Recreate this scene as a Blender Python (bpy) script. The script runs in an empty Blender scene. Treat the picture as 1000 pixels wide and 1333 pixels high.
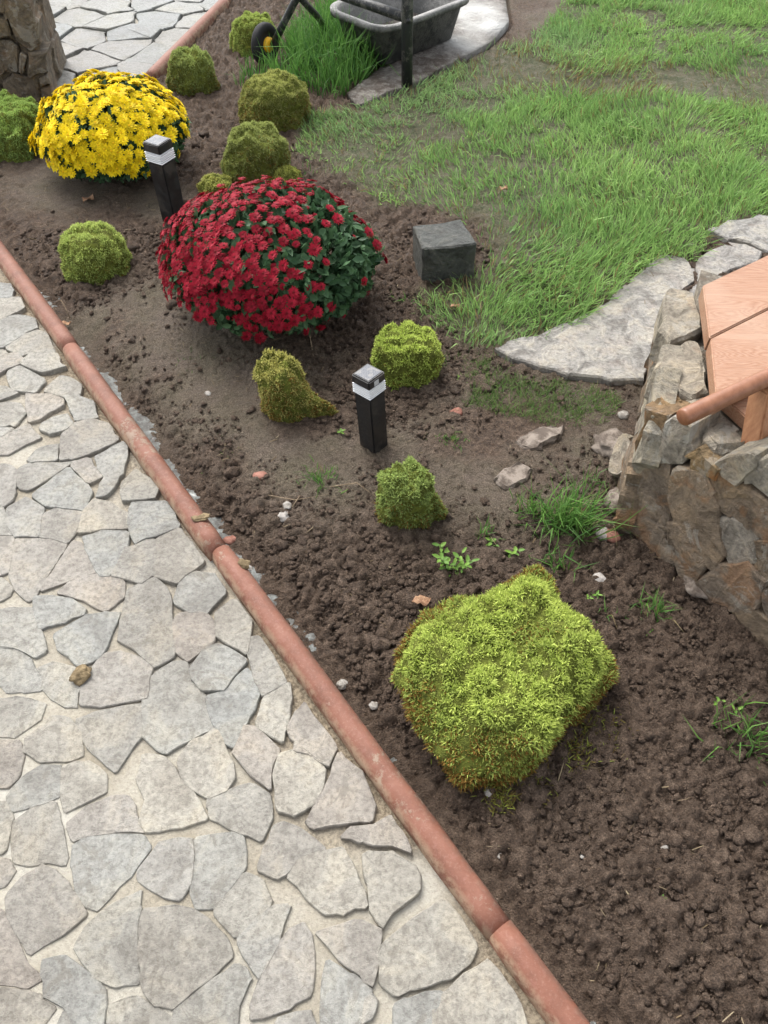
import bpy, bmesh, math, random
import numpy as np
from mathutils import Vector, Matrix, noise as mn

random.seed(7)
rng = np.random.default_rng(11)
scene = bpy.context.scene
col = scene.collection
R = math.radians

# ------------------------------------------------------------------ camera, sky, sun, exposure
CAM_H, PITCH, FPX = 1.55, R(50), 1050.0          # eye height, downward pitch, focal length for a 1000x1333 frame
cam_d = bpy.data.cameras.new('camera')
cam = bpy.data.objects.new('camera', cam_d)
col.objects.link(cam)
cam.location = (0, 0, CAM_H)
cam.rotation_euler = (math.pi / 2 - PITCH, 0, 0)
cam_d.sensor_fit = 'VERTICAL'
cam_d.sensor_height = 36.0
cam_d.lens = FPX / 1333.0 * 36.0
cam_d.clip_end = 500
cam_d.dof.use_dof = False
scene.camera = cam

SUN_EL, SUN_AZ = R(52), R(-28)                   # azimuth measured from +y towards +x
world = bpy.data.worlds.new('World')
scene.world = world
world.use_nodes = True
wn = world.node_tree
wn.nodes.clear()
sky = wn.nodes.new('ShaderNodeTexSky')
sky.sky_type = 'NISHITA'
sky.sun_disc = False
sky.sun_elevation = SUN_EL
sky.sun_rotation = SUN_AZ
sky.air_density = 1.0
sky.dust_density = 4.0
hsv = wn.nodes.new('ShaderNodeHueSaturation')    # high cloud: the sky light is nearly white
hsv.inputs['Saturation'].default_value = 0.22
bg = wn.nodes.new('ShaderNodeBackground')
bg.inputs['Strength'].default_value = 0.15
wo = wn.nodes.new('ShaderNodeOutputWorld')
wn.links.new(sky.outputs[0], hsv.inputs['Color'])
wn.links.new(hsv.outputs[0], bg.inputs['Color'])
wn.links.new(bg.outputs[0], wo.inputs['Surface'])

sun_d = bpy.data.lights.new('sun', 'SUN')
sun_d.energy = 0.95
sun_d.angle = R(40)
sun_d.color = (1.0, 0.96, 0.9)
sun = bpy.data.objects.new('sun', sun_d)
col.objects.link(sun)
sdir = Vector((math.sin(SUN_AZ) * math.cos(SUN_EL), math.cos(SUN_AZ) * math.cos(SUN_EL), math.sin(SUN_EL)))
sun.rotation_euler = sdir.to_track_quat('Z', 'Y').to_euler()
sun.location = sdir * 20

vs = scene.view_settings
vs.view_transform = 'Standard'
vs.look = 'None'
vs.gamma = 1.0
vs.use_curve_mapping = False
vs.exposure = 1.38
scene.cycles.use_denoising = True
scene.cycles.denoising_prefilter = 'ACCURATE'

# ------------------------------------------------------------------ helpers: survey points
CAM = np.array([0, 0, CAM_H])


def ray(px, py):
    u, v = px - 500.0, py - 666.5
    return np.array([u, FPX * math.cos(PITCH) - v * math.sin(PITCH), -(FPX * math.sin(PITCH) + v * math.cos(PITCH))])


def P(px, py, z=0.0):
    """the spot at height z that was surveyed at this point of the photograph"""
    r = ray(px, py)
    return Vector(CAM + r * ((z - CAM_H) / r[2]))


def on_plane(px, py, p0, n):
    r = Vector(ray(px, py))
    return Vector(CAM) + r * ((Vector(p0) - Vector(CAM)).dot(n) / r.dot(n))


def to_px(w):
    d = Vector(w) - Vector(CAM)
    Z = d.y * math.cos(PITCH) - d.z * math.sin(PITCH)
    Yc = -d.y * math.sin(PITCH) - d.z * math.cos(PITCH)
    return 500 + FPX * d.x / Z, 666.5 + FPX * Yc / Z


# ------------------------------------------------------------------ helpers: numpy noise
def _hash(ix, iy, s):
    h = (ix.astype(np.int64) * 374761393 + iy.astype(np.int64) * 668265263 + s * 974634777) & 0xFFFFFFFF
    h = ((h ^ (h >> 13)) * 1274126177) & 0xFFFFFFFF
    h = ((h ^ (h >> 16)) * 2246822519) & 0xFFFFFFFF
    return ((h ^ (h >> 15)) & 0xFFFFFF) / float(0xFFFFFF)


def vnoise(x, y, s=0):
    ix, iy = np.floor(x), np.floor(y)
    fx, fy = x - ix, y - iy
    ix, iy = ix.astype(np.int64), iy.astype(np.int64)
    fx, fy = fx * fx * (3 - 2 * fx), fy * fy * (3 - 2 * fy)
    a, b = _hash(ix, iy, s), _hash(ix + 1, iy, s)
    c, d = _hash(ix, iy + 1, s), _hash(ix + 1, iy + 1, s)
    return (a * (1 - fx) + b * fx) * (1 - fy) + (c * (1 - fx) + d * fx) * fy


def fbm(x, y, o=4, s=0):
    t, a, w = 0.0, 0.5, 0.0
    for k in range(o):
        t = t + a * vnoise(x * 2 ** k + 17.3 * k, y * 2 ** k - 9.1 * k, s + k)
        w += a
        a *= 0.5
    return t / w


def worley(x, y, s=0):
    """distance to the nearest jittered lattice point, with that cell's random value"""
    ix, iy = np.floor(x).astype(np.int64), np.floor(y).astype(np.int64)
    best = np.full(x.shape, 9.0)
    val = np.zeros(x.shape)
    for dx in (-1, 0, 1):
        for dy in (-1, 0, 1):
            cx, cy = ix + dx, iy + dy
            d = (cx + _hash(cx, cy, s) - x) ** 2 + (cy + _hash(cx, cy, s + 5) - y) ** 2
            m = d < best
            best = np.where(m, d, best)
            val = np.where(m, _hash(cx, cy, s + 9), val)
    return np.sqrt(best), val


def sstep(a, b, x):
    t = np.clip((x - a) / (b - a), 0, 1)
    return t * t * (3 - 2 * t)


def in_poly(x, y, poly):
    inside = np.zeros(x.shape, bool)
    n = len(poly)
    for i in range(n):
        x0, y0 = poly[i][0], poly[i][1]
        x1, y1 = poly[(i + 1) % n][0], poly[(i + 1) % n][1]
        c = (y0 > y) != (y1 > y)
        with np.errstate(divide='ignore', invalid='ignore'):
            inside ^= c & (x < (x1 - x0) * (y - y0) / (y1 - y0 + 1e-12) + x0)
    return inside


def poly_dist(x, y, poly):
    """signed distance, positive inside"""
    d = np.full(x.shape, 1e9)
    n = len(poly)
    for i in range(n):
        ax, ay = poly[i][0], poly[i][1]
        bx, by = poly[(i + 1) % n][0], poly[(i + 1) % n][1]
        t = np.clip(((x - ax) * (bx - ax) + (y - ay) * (by - ay)) / ((bx - ax) ** 2 + (by - ay) ** 2 + 1e-12), 0, 1)
        d = np.minimum(d, np.hypot(x - ax - t * (bx - ax), y - ay - t * (by - ay)))
    return np.where(in_poly(x, y, poly), d, -d)


# ------------------------------------------------------------------ helpers: meshes and objects
def tri_mesh(name, V, F, mat=None, smooth=False, attrs=None):
    V = np.asarray(V, np.float32)
    F = np.asarray(F, np.int32)
    me = bpy.data.meshes.new(name)
    k = F.shape[1]
    me.vertices.add(len(V))
    me.vertices.foreach_set('co', V.ravel())
    me.loops.add(F.size)
    me.loops.foreach_set('vertex_index', F.ravel())
    me.polygons.add(len(F))
    me.polygons.foreach_set('loop_start', np.arange(0, F.size, k, dtype=np.int32))
    me.polygons.foreach_set('loop_total', np.full(len(F), k, np.int32))
    if smooth:
        me.polygons.foreach_set('use_smooth', np.ones(len(F), bool))
    for an, arr in (attrs or {}).items():
        arr = np.asarray(arr, np.float32)
        if arr.ndim == 1:
            a = me.attributes.new(an, 'FLOAT', 'POINT')
            a.data.foreach_set('value', arr)
        else:
            a = me.attributes.new(an, 'FLOAT_COLOR', 'POINT')
            a.data.foreach_set('color', np.concatenate([arr, np.ones((len(arr), 1), np.float32)], 1).ravel())
    me.update(calc_edges=True)
    me.validate()
    if mat:
        me.materials.append(mat)
    return me


def link(name, me, parent=None, loc=None):
    o = bpy.data.objects.new(name, me)
    col.objects.link(o)
    if loc is not None:
        o.location = loc
    if parent:
        o.parent = parent
    return o


def bm_obj(name, bm, mat, parent=None, smooth=False, loc=None):
    me = bpy.data.meshes.new(name)
    bmesh.ops.recalc_face_normals(bm, faces=bm.faces)
    if smooth:
        for f in bm.faces:
            f.smooth = True
    bm.to_mesh(me)
    bm.free()
    me.materials.append(mat)
    return link(name, me, parent, loc)


def tag(o, label=None, cat=None, group=None, kind=None):
    if label:
        o['label'] = label
    if cat:
        o['category'] = cat
    if group:
        o['group'] = group
    if kind:
        o['kind'] = kind
    return o


def empty(name, loc, rz=0.0):
    o = bpy.data.objects.new(name, None)
    o.empty_display_size = 0.05
    col.objects.link(o)
    o.location = loc
    o.rotation_euler = (0, 0, rz)
    return o


def put(o, parent):
    """parent an object whose mesh is in world coordinates under an Empty"""
    o.parent = parent
    o.matrix_parent_inverse = Matrix.LocRotScale(parent.location, parent.rotation_euler, parent.scale).inverted()
    return o


# ------------------------------------------------------------------ helpers: materials
class Mat:
    def __init__(self, name, rough=0.8, spec=0.3):
        self.m = bpy.data.materials.new(name)
        self.m.use_nodes = True
        self.t = self.m.node_tree
        self.b = self.t.nodes['Principled BSDF']
        self.b.inputs['Roughness'].default_value = rough
        self.b.inputs['Specular IOR Level'].default_value = spec
        self.co = self.n('ShaderNodeTexCoord')
        self.geo = self.n('ShaderNodeNewGeometry')
        self.pos = self.geo.outputs['Position']

    def n(self, t, **kw):
        nd = self.t.nodes.new(t)
        for k, v in kw.items():
            setattr(nd, k, v)
        return nd

    def l(self, a, b):
        self.t.links.new(a, b)

    def noise(self, scale, detail=6, rough=0.6, vec=None, dist=0.0):
        nd = self.n('ShaderNodeTexNoise')
        nd.inputs['Scale'].default_value = scale
        nd.inputs['Detail'].default_value = detail
        nd.inputs['Roughness'].default_value = rough
        nd.inputs['Distortion'].default_value = dist
        self.l(vec or self.pos, nd.inputs['Vector'])
        mr = self.n('ShaderNodeMapRange')
        mr.inputs['From Min'].default_value = 0.36
        mr.inputs['From Max'].default_value = 0.64
        self.l(nd.outputs['Fac'], mr.inputs['Value'])
        return mr.outputs['Result']

    def ramp(self, fac, stops):
        r = self.n('ShaderNodeValToRGB')
        e = r.color_ramp.elements
        while len(e) < len(stops):
            e.new(0.5)
        for k, (p, c) in enumerate(stops):
            e[k].position = p
            e[k].color = (*c, 1) if len(c) == 3 else c
        self.l(fac, r.inputs['Fac'])
        return r.outputs['Color']

    def mix(self, fac, a, b, mode='MIX'):
        m = self.n('ShaderNodeMix', data_type='RGBA', blend_type=mode)
        for sock, v in ((m.inputs[0], fac), (m.inputs[6], a), (m.inputs[7], b)):
            if isinstance(v, (int, float)):
                sock.default_value = v
            elif isinstance(v, tuple):
                sock.default_value = (*v, 1)
            else:
                self.l(v, sock)
        return m.outputs[2]

    def math(self, op, a, b=0.0):
        m = self.n('ShaderNodeMath', operation=op)
        for sock, v in ((m.inputs[0], a), (m.inputs[1], b)):
            if isinstance(v, (int, float)):
                sock.default_value = v
            else:
                self.l(v, sock)
        return m.outputs[0]

    def attr(self, name):
        a = self.n('ShaderNodeAttribute')
        a.attribute_name = name
        return a

    def color(self, c):
        if isinstance(c, tuple):
            self.b.inputs['Base Color'].default_value = (*c, 1)
        else:
            self.l(c, self.b.inputs['Base Color'])
        return self

    def rough(self, r):
        self.l(r, self.b.inputs['Roughness'])
        return self

    def bump(self, h, dist=0.005, strength=1.0):
        b = self.n('ShaderNodeBump')
        b.inputs['Strength'].default_value = strength
        b.inputs['Distance'].default_value = dist
        self.l(h, b.inputs['Height'])
        self.l(b.outputs[0], self.b.inputs['Normal'])
        return self

    def random(self):
        return self.n('ShaderNodeObjectInfo').outputs['Random']


def ramp01(a, b):
    return [(a, (0, 0, 0)), (b, (1, 1, 1))]


# soil
m = Mat('soil', 0.8, 0.3)
n1, n2, n3 = m.noise(2.3, 4), m.noise(55, 9, 0.75), m.noise(300, 5, 0.7)
c = m.ramp(n2, [(0.0, (0.076, 0.050, 0.034)), (0.5, (0.170, 0.117, 0.083)), (1.0, (0.29, 0.210, 0.153))])
pale = m.attr('pale').outputs['Fac']
c = m.mix(m.math('MULTIPLY', pale, 0.85), c, m.mix(m.math('MULTIPLY', m.noise(7, 5, 0.6), 0.4), m.ramp(n2, [(0.0, (0.185, 0.143, 0.108)), (1.0, (0.31, 0.250, 0.197))]), (0.185, 0.18, 0.095)))
gr = m.attr('lawn').outputs['Fac']
c = m.mix(gr, c, m.ramp(m.noise(22, 6, 0.7), [(0.0, (0.10, 0.125, 0.055)), (0.5, (0.165, 0.17, 0.09)), (1.0, (0.25, 0.215, 0.15))]))
c = m.mix(m.math('MULTIPLY', n1, 0.25), c, (0.118, 0.081, 0.057), 'MIX')
c = m.mix(0.9, c, m.ramp(n3, [(0.0, (0.50, 0.50, 0.50)), (0.5, (1, 1, 1)), (1.0, (1.55, 1.52, 1.48))]), 'MULTIPLY')
m.color(c)
m.rough(m.ramp(n2, [(0.2, (0.55,) * 3), (0.8, (0.92,) * 3)]))
m.bump(m.math('ADD', n2, m.math('MULTIPLY', n3, 0.8)), 0.012, 1.0)
SOIL = m.m

m = Mat('lawn_ground', 0.9)
m.color(m.ramp(m.noise(6, 6), [(0.2, (0.06, 0.09, 0.025)), (0.8, (0.13, 0.16, 0.05))]))
GROUND = m.m

# natural flagstone and its mortar
def flag_mat(name, k, tint):
    m = Mat(name, 0.62, 0.4)
    rnd = m.random()
    tone = m.ramp(rnd, [(0.0, (0.30, 0.286, 0.252)), (0.2, (0.258, 0.262, 0.25)), (0.4, (0.33, 0.31, 0.268)), (0.6, (0.262, 0.252, 0.228)),
                        (0.8, (0.295, 0.27, 0.24)), (1.0, (0.275, 0.277, 0.26))])
    a1 = m.noise(9, 7, 0.65, dist=0.6)
    a2 = m.noise(95, 8, 0.75)
    a3 = m.noise(420, 3, 0.6)
    c = m.mix(0.75, tone, m.ramp(a1, [(0.1, (0.70, 0.68, 0.66)), (0.5, (0.97, 0.97, 0.96)), (0.9, (1.14, 1.10, 1.02))]), 'MULTIPLY')
    c = m.mix(0.8, c, m.ramp(a2, [(0.1, (0.62, 0.60, 0.58)), (0.5, (0.99, 0.99, 0.98)), (0.9, (1.22, 1.21, 1.18))]), 'MULTIPLY')
    stain = m.ramp(m.noise(16, 6, 0.7, dist=1.2), ramp01(0.74, 0.90))
    c = m.mix(m.math('MULTIPLY', stain, 0.55), c, (0.17, 0.155, 0.13))
    c = m.mix(m.math('MULTIPLY', m.ramp(m.noise(2.6, 5, 0.6), ramp01(0.3, 1.0)), 0.5), c, m.mix(1.0, c, (0.66, 0.62, 0.58), 'MULTIPLY'))
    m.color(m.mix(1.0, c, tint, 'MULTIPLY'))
    m.rough(m.ramp(a1, [(0.2, (0.5 * k,) * 3), (0.8, (0.78 * k,) * 3)]))
    cleft = m.math('SNAP', m.noise(11, 4, 0.5, dist=0.8), 0.2)
    m.bump(m.math('ADD', m.math('MULTIPLY', cleft, 0.55), m.math('ADD', m.math('MULTIPLY', a2, 0.35), m.math('MULTIPLY', a3, 0.10))), 0.0055, 0.8)
    return m.m


FLAG = flag_mat('flagstone', 1.0, (1, 1, 1))
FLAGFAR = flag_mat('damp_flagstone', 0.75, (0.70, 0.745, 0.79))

m = Mat('mortar', 0.9, 0.2)
b1 = m.noise(3.2, 5, 0.6)
b2 = m.noise(130, 8, 0.75)
c = m.ramp(b1, [(0.0, (0.29, 0.258, 0.20)), (0.5, (0.39, 0.362, 0.302)), (1.0, (0.46, 0.442, 0.392))])
c = m.mix(m.attr('edge').outputs['Fac'], c, m.ramp(b2, [(0.2, (0.15, 0.12, 0.085)), (0.8, (0.30, 0.25, 0.18))]))
c = m.mix(0.4, c, m.ramp(b2, [(0.1, (0.60, 0.59, 0.57)), (0.5, (1, 1, 1)), (0.9, (1.15, 1.15, 1.12))]), 'MULTIPLY')
m.color(c)
m.bump(b2, 0.002, 0.8)
MORTAR = m.m

m = Mat('kerb_terracotta', 0.62, 0.35)
k1, k2, k3 = m.noise(14, 6, 0.7), m.noise(160, 6, 0.7), m.noise(2.4, 3)
c = m.ramp(k1, [(0.0, (0.138, 0.056, 0.035)), (0.5, (0.175, 0.070, 0.044)), (1.0, (0.205, 0.089, 0.059))])
c = m.mix(m.math('MULTIPLY', m.ramp(k2, ramp01(0.6, 1.0)), 0.15), c, (0.40, 0.26, 0.20))
c = m.mix(m.math('MULTIPLY', m.ramp(m.noise(60, 6, 0.8), ramp01(0.70, 0.85)), 0.45), c, (0.22, 0.10, 0.075))
mud = m.ramp(m.math('ADD', m.math('MULTIPLY', k3, 0.7), m.math('MULTIPLY', m.noise(30, 6, 0.8), 0.45)), ramp01(0.88, 0.99))
c = m.mix(m.math('MULTIPLY', mud, 0.75), c, (0.24, 0.185, 0.135))
sep = m.n('ShaderNodeSeparateXYZ')
m.l(m.co.outputs['Object'], sep.inputs[0])
spl = m.noise(34, 7, 0.75)
soilside = m.math('MULTIPLY', m.ramp(m.math('MULTIPLY', sep.outputs['Y'], 30.0), ramp01(0.25, 0.85)), m.ramp(spl, ramp01(0.25, 0.7)))
c = m.mix(m.math('MULTIPLY', soilside, 0.8), c, (0.105, 0.075, 0.058))
pathside = m.math('MULTIPLY', m.ramp(m.math('MULTIPLY', sep.outputs['Y'], -30.0), ramp01(0.45, 0.8)), m.ramp(spl, ramp01(0.2, 0.7)))
c = m.mix(m.math('MULTIPLY', pathside, 0.75), c, (0.36, 0.27, 0.18))
m.color(c)
m.bump(m.math('ADD', m.math('MULTIPLY', k2, 0.35), m.math('MULTIPLY', mud, 0.8)), 0.0015, 0.4)
KERB = m.m

m = Mat('wet_concrete', 0.38, 0.5)
g1 = m.noise(40, 7, 0.7)
m.color(m.ramp(g1, [(0.1, (0.06, 0.055, 0.048)), (0.5, (0.115, 0.115, 0.105)), (0.9, (0.18, 0.19, 0.18))]))
m.bump(g1, 0.006, 0.6)
CONC_WET = m.m

m = Mat('slab_concrete', 0.85, 0.2)
g0, g1, g2 = m.noise(1.9, 4), m.noise(30, 7, 0.7), m.noise(7, 5, 0.7)
c = m.ramp(g1, [(0.1, (0.12, 0.10, 0.085)), (0.5, (0.19, 0.17, 0.15)), (0.9, (0.27, 0.25, 0.22))])
c = m.mix(m.ramp(g2, ramp01(0.5, 0.8)), c, (0.105, 0.085, 0.07))
c = m.mix(m.attr('lime').outputs['Fac'], c, (0.56, 0.56, 0.54))
m.color(c)
m.bump(g1, 0.012, 0.8)
SLAB = m.m


def rock_mat(name, stops, rust=0.35, rough=0.75, pale=0.4):
    m = Mat(name, rough, 0.35)
    r = m.random()
    tone = m.ramp(r, stops)
    a1 = m.noise(14, 7, 0.68, dist=0.8)
    a2 = m.noise(75, 8, 0.75)
    w = m.n('ShaderNodeTexWave', wave_type='BANDS')
    w.inputs['Scale'].default_value = 9
    w.inputs['Distortion'].default_value = 9
    w.inputs['Detail'].default_value = 5
    m.l(m.pos, w.inputs['Vector'])
    c = m.mix(0.85, tone, m.ramp(a1, [(0.05, (0.5, 0.48, 0.46)), (0.5, (1, 1, 1)), (0.95, (1.3, 1.24, 1.12))]), 'MULTIPLY')
    c = m.mix(0.7, c, m.ramp(a2, [(0.1, (0.62, 0.60, 0.57)), (0.5, (1, 1, 1)), (0.9, (1.28, 1.25, 1.2))]), 'MULTIPLY')
    c = m.mix(m.math('MULTIPLY', m.ramp(m.noise(11, 5, 0.6), ramp01(0.62, 0.9)), rust), c, (0.32, 0.14, 0.045))
    c = m.mix(m.math('MULTIPLY', m.ramp(m.noise(8, 6, 0.7, dist=1.5), ramp01(0.72, 0.86)), pale), c, (0.36, 0.34, 0.295))
    m.color(c)
    h = m.math('ADD', m.math('MULTIPLY', a1, 1.4), m.math('ADD', m.math('MULTIPLY', a2, 0.6), m.math('MULTIPLY', w.outputs['Fac'], 0.25)))
    m.bump(h, 0.007, 0.8)
    return m.m


WALLROCK = rock_mat('wall_rock', [(0, (0.175, 0.13, 0.088)), (0.35, (0.22, 0.165, 0.11)), (0.7, (0.19, 0.15, 0.115)), (1, (0.25, 0.195, 0.13))])
TOPROCK = rock_mat('cap_rock', [(0, (0.26, 0.235, 0.185)), (0.5, (0.295, 0.26, 0.205)), (1, (0.25, 0.23, 0.195))], 0.12, 0.7, 0.5)
RUSTROCK = rock_mat('rusty_rock', [(0, (0.20, 0.13, 0.07)), (1, (0.21, 0.15, 0.08))], 0.8)
PALEROCK = rock_mat('mortar_smeared_rock', [(0, (0.31, 0.275, 0.22)), (1, (0.27, 0.24, 0.20))], 0.05, 0.9, 0.8)
PILROCK = rock_mat('pillar_rock', [(0, (0.15, 0.122, 0.088)), (0.5, (0.19, 0.152, 0.112)), (1, (0.165, 0.14, 0.106))], 0.15, 0.7, 0.45)
DARKROCK = rock_mat('slate_block', [(0, (0.062, 0.066, 0.06)), (1, (0.07, 0.074, 0.067))], 0.02, 0.5, 0.12)
SLABROCK = rock_mat('step_slab', [(0, (0.29, 0.275, 0.26)), (0.5, (0.31, 0.295, 0.27)), (1, (0.285, 0.28, 0.27))], 0.06, 0.62, 0.5)
WALLMORTAR = rock_mat('rubble_mortar', [(0, (0.20, 0.175, 0.14)), (1, (0.20, 0.175, 0.14))], 0.1, 0.9, 0.6)


def leaf_mat(name, transl=0.3, rough=0.55, tint=(1, 1, 1), spec=0.25):
    m = Mat(name, rough, spec)
    a = m.attr('tint').outputs['Color']
    c = m.mix(1.0, a, tint, 'MULTIPLY')
    m.color(c)
    tr = m.n('ShaderNodeBsdfTranslucent')
    m.l(c, tr.inputs['Color'])
    ms = m.n('ShaderNodeMixShader')
    ms.inputs[0].default_value = transl
    m.l(m.b.outputs[0], ms.inputs[1])
    m.l(tr.outputs[0], ms.inputs[2])
    m.l(ms.outputs[0], m.t.nodes['Material Output'].inputs['Surface'])
    return m.m


GRASS = leaf_mat('grass_blade', 0.35, 0.5)
MOSS = leaf_mat('moss_frond', 0.3, 0.8, spec=0.1)
LEAF = leaf_mat('mum_leaf', 0.22, 0.5)
PETAL = leaf_mat('mum_petal', 0.22, 0.6, spec=0.15)

m = Mat('moss_body', 0.95, 0.1)
q = m.noise(60, 6, 0.7)
m.color(m.ramp(q, [(0.0, (0.11, 0.12, 0.03)), (0.5, (0.19, 0.22, 0.045)), (1.0, (0.28, 0.32, 0.06))]))
m.bump(q, 0.02, 1.0)
MOSSBODY = m.m

m = Mat('lamp_black', 0.38, 0.5)
q = m.noise(22, 6, 0.7)
dust = m.ramp(m.noise(9, 6, 0.75), ramp01(0.56, 0.75))
m.color(m.mix(m.math('MULTIPLY', dust, 0.28), (0.012, 0.012, 0.013), (0.10, 0.085, 0.07)))
m.rough(m.ramp(q, [(0.3, (0.28,) * 3), (0.7, (0.55,) * 3)]))
BLACK = m.m

m = Mat('lamp_lens', 0.25, 0.5)
w = m.n('ShaderNodeTexWave', wave_type='BANDS', bands_direction='Z')
w.inputs['Scale'].default_value = 55
w.inputs['Distortion'].default_value = 3.0
w.inputs['Detail'].default_value = 3
m.l(m.co.outputs['Object'], w.inputs['Vector'])
m.color(m.ramp(w.outputs['Fac'], [(0.0, (0.70, 0.72, 0.74)), (1.0, (0.90, 0.91, 0.92))]))
m.bump(w.outputs['Fac'], 0.002, 1.0)
LENS = m.m

m = Mat('solar_cell', 0.16, 0.6)
br = m.n('ShaderNodeTexBrick')
br.inputs['Scale'].default_value = 60
br.inputs['Color1'].default_value = (0.03, 0.035, 0.05, 1)
br.inputs['Color2'].default_value = (0.04, 0.045, 0.06, 1)
br.inputs['Mortar'].default_value = (0.10, 0.11, 0.12, 1)
br.inputs['Mortar Size'].default_value = 0.03
m.l(m.co.outputs['Object'], br.inputs['Vector'])
m.color(m.mix(m.math('MULTIPLY', m.ramp(m.noise(60, 5), ramp01(0.5, 0.7)), 0.3), br.outputs['Color'], (0.25, 0.23, 0.2)))
SOLAR = m.m

m = Mat('stickerpaper', 0.6)
m.color((0.42, 0.43, 0.44))
STICKER = m.m

m = Mat('varnished_wood', 0.42, 0.4)
mp = m.n('ShaderNodeMapping')
mp.inputs['Rotation'].default_value = (0, 0, R(-34))
mp.inputs['Scale'].default_value = (0.8, 5.0, 5.0)
m.l(m.pos, mp.inputs['Vector'])
fig = m.noise(2.2, 3, 0.5, vec=mp.outputs[0], dist=1.2)
band = m.math('FRACT', m.math('MULTIPLY', fig, 9.0))
band = m.math('ABSOLUTE', m.math('SUBTRACT', m.math('MULTIPLY', band, 2.0), 1.0))
fine = m.noise(40, 7, 0.75, vec=mp.outputs[0])
c = m.ramp(band, [(0.0, (0.265, 0.128, 0.07)), (0.4, (0.30, 0.158, 0.092)), (1.0, (0.34, 0.197, 0.125))])
c = m.mix(0.5, c, m.ramp(fine, [(0.1, (0.80, 0.77, 0.75)), (0.6, (1.05, 1.05, 1.05))]), 'MULTIPLY')
c = m.mix(m.math('MULTIPLY', m.ramp(m.noise(4, 4, 0.5), ramp01(0.45, 0.9)), 0.4), c, (0.37, 0.25, 0.175))
m.color(c)
m.bump(fine, 0.0012, 0.5)
WOOD = m.m

m = Mat('dark_varnished_rail', 0.38, 0.4)
fine = m.noise(45, 6, 0.7)
m.color(m.ramp(fine, [(0.1, (0.19, 0.078, 0.04)), (0.9, (0.25, 0.112, 0.062))]))
RAILWOOD = m.m

m = Mat('orange_varnished_wood', 0.4, 0.4)
mp = m.n('ShaderNodeMapping')
mp.inputs['Scale'].default_value = (6, 6, 0.8)
m.l(m.pos, mp.inputs['Vector'])
m.color(m.ramp(m.noise(14, 6, 0.7, vec=mp.outputs[0]), [(0.0, (0.26, 0.115, 0.055)), (1.0, (0.38, 0.19, 0.095))]))
ENDWOOD = m.m

m = Mat('tub_plastic', 0.5, 0.4)
q = m.ramp(m.noise(9, 7, 0.8), ramp01(0.42, 0.66))
zz = m.attr('caked').outputs['Fac']
m.color(m.mix(m.math('MULTIPLY', m.math('ADD', m.math('MULTIPLY', q, 0.3), zz), 0.8), (0.035, 0.039, 0.039), (0.34, 0.33, 0.31)))
m.bump(m.noise(60, 6, 0.7), 0.006, 0.6)
TUB = m.m

m = Mat('painted_metal', 0.45, 0.4)
m.color(m.mix(m.math('MULTIPLY', m.ramp(m.noise(18, 6, 0.8), ramp01(0.55, 0.7)), 0.45), (0.018, 0.020, 0.021), (0.16, 0.15, 0.135)))
METAL = m.m
m = Mat('rubber', 0.8)
m.color((0.016, 0.016, 0.017))
RUBBER = m.m
m = Mat('yellow_plastic', 0.45)
m.color((0.75, 0.42, 0.02))
YELLOWP = m.m


def plain(name, c1, c2, sc=40, rough=0.8):
    m = Mat(name, rough)
    q = m.noise(sc, 6, 0.7)
    m.color(m.ramp(q, [(0.3, c1), (0.7, c2)]))
    m.bump(q, 0.003, 0.8)
    return m.m


PEBBLE = plain('white_pebble', (0.20, 0.18, 0.155), (0.34, 0.32, 0.29))
PEBBLE2 = plain('grey_pebble', (0.24, 0.22, 0.20), (0.36, 0.33, 0.30))
BRICK = plain('brick_shard', (0.20, 0.085, 0.06), (0.28, 0.135, 0.10))
MUDCLOD = plain('mud_clod', (0.13, 0.095, 0.05), (0.24, 0.18, 0.10))
EARTHSTONE = plain('earthy_stone', (0.10, 0.078, 0.062), (0.21, 0.175, 0.145), 25)
DRYLEAF = plain('dry_leaf', (0.24, 0.13, 0.075), (0.36, 0.22, 0.13), 60)
TWIG = plain('twig_bark', (0.22, 0.16, 0.10), (0.34, 0.26, 0.17), 90)
BARK = plain('stem_green', (0.06, 0.07, 0.025), (0.10, 0.10, 0.04), 60)

# ------------------------------------------------------------------ layout lines
K0, K1 = P(95, 460), P(650, 1213)                 # near kerb line, joint to joint
kd = (K1 - K0).normalized()
kn = Vector((-kd.y, kd.x, 0))                     # towards the soil bed
if kn.x < 0:
    kn = -kn
F0, F1 = P(196, 107), P(300, 0)                   # far kerb line
fd = (F1 - F0).normalized()
fn = Vector((fd.y, -fd.x, 0))                     # towards the soil bed
PIL = P(75, 131)
FARPATH = [F0 - fn * 0.0, F0 + fd * 4.5, Vector((-4.6, F0.y + 4.4, 0)), Vector((-4.6, PIL.y + 0.25, 0)), Vector((PIL.x, PIL.y + 0.05, 0))]

LAWN = [P(*q) for q in ((392, 150), (385, 195), (430, 225), (500, 262), (545, 275), (615, 300), (640, 345), (600, 372), (555, 385), (560, 415),
                        (600, 448), (650, 460), (705, 446), (750, 426), (805, 392), (845, 355), (872, 334), (905, 338), (930, 308), (1000, 282), (1130, 262))]
LAWN += [Vector((4.2, 5.0, 0)), Vector((4.2, 8.2, 0)), Vector((0.9, 8.2, 0)), P(735, 0), P(690, 62), P(640, 58), P(540, 112), P(470, 140)]
BARE = [P(*q) for q in ((600, 85), (660, 70), (760, 95), (860, 88), (1010, 100), (1030, 132), (900, 130), (760, 122), (640, 118))]
SLABP = [P(*q) for q in ((452, 126), (466, 141), (536, 114), (640, 58), (662, 34), (655, -15), (560, -30), (475, -20), (500, 90))]


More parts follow.
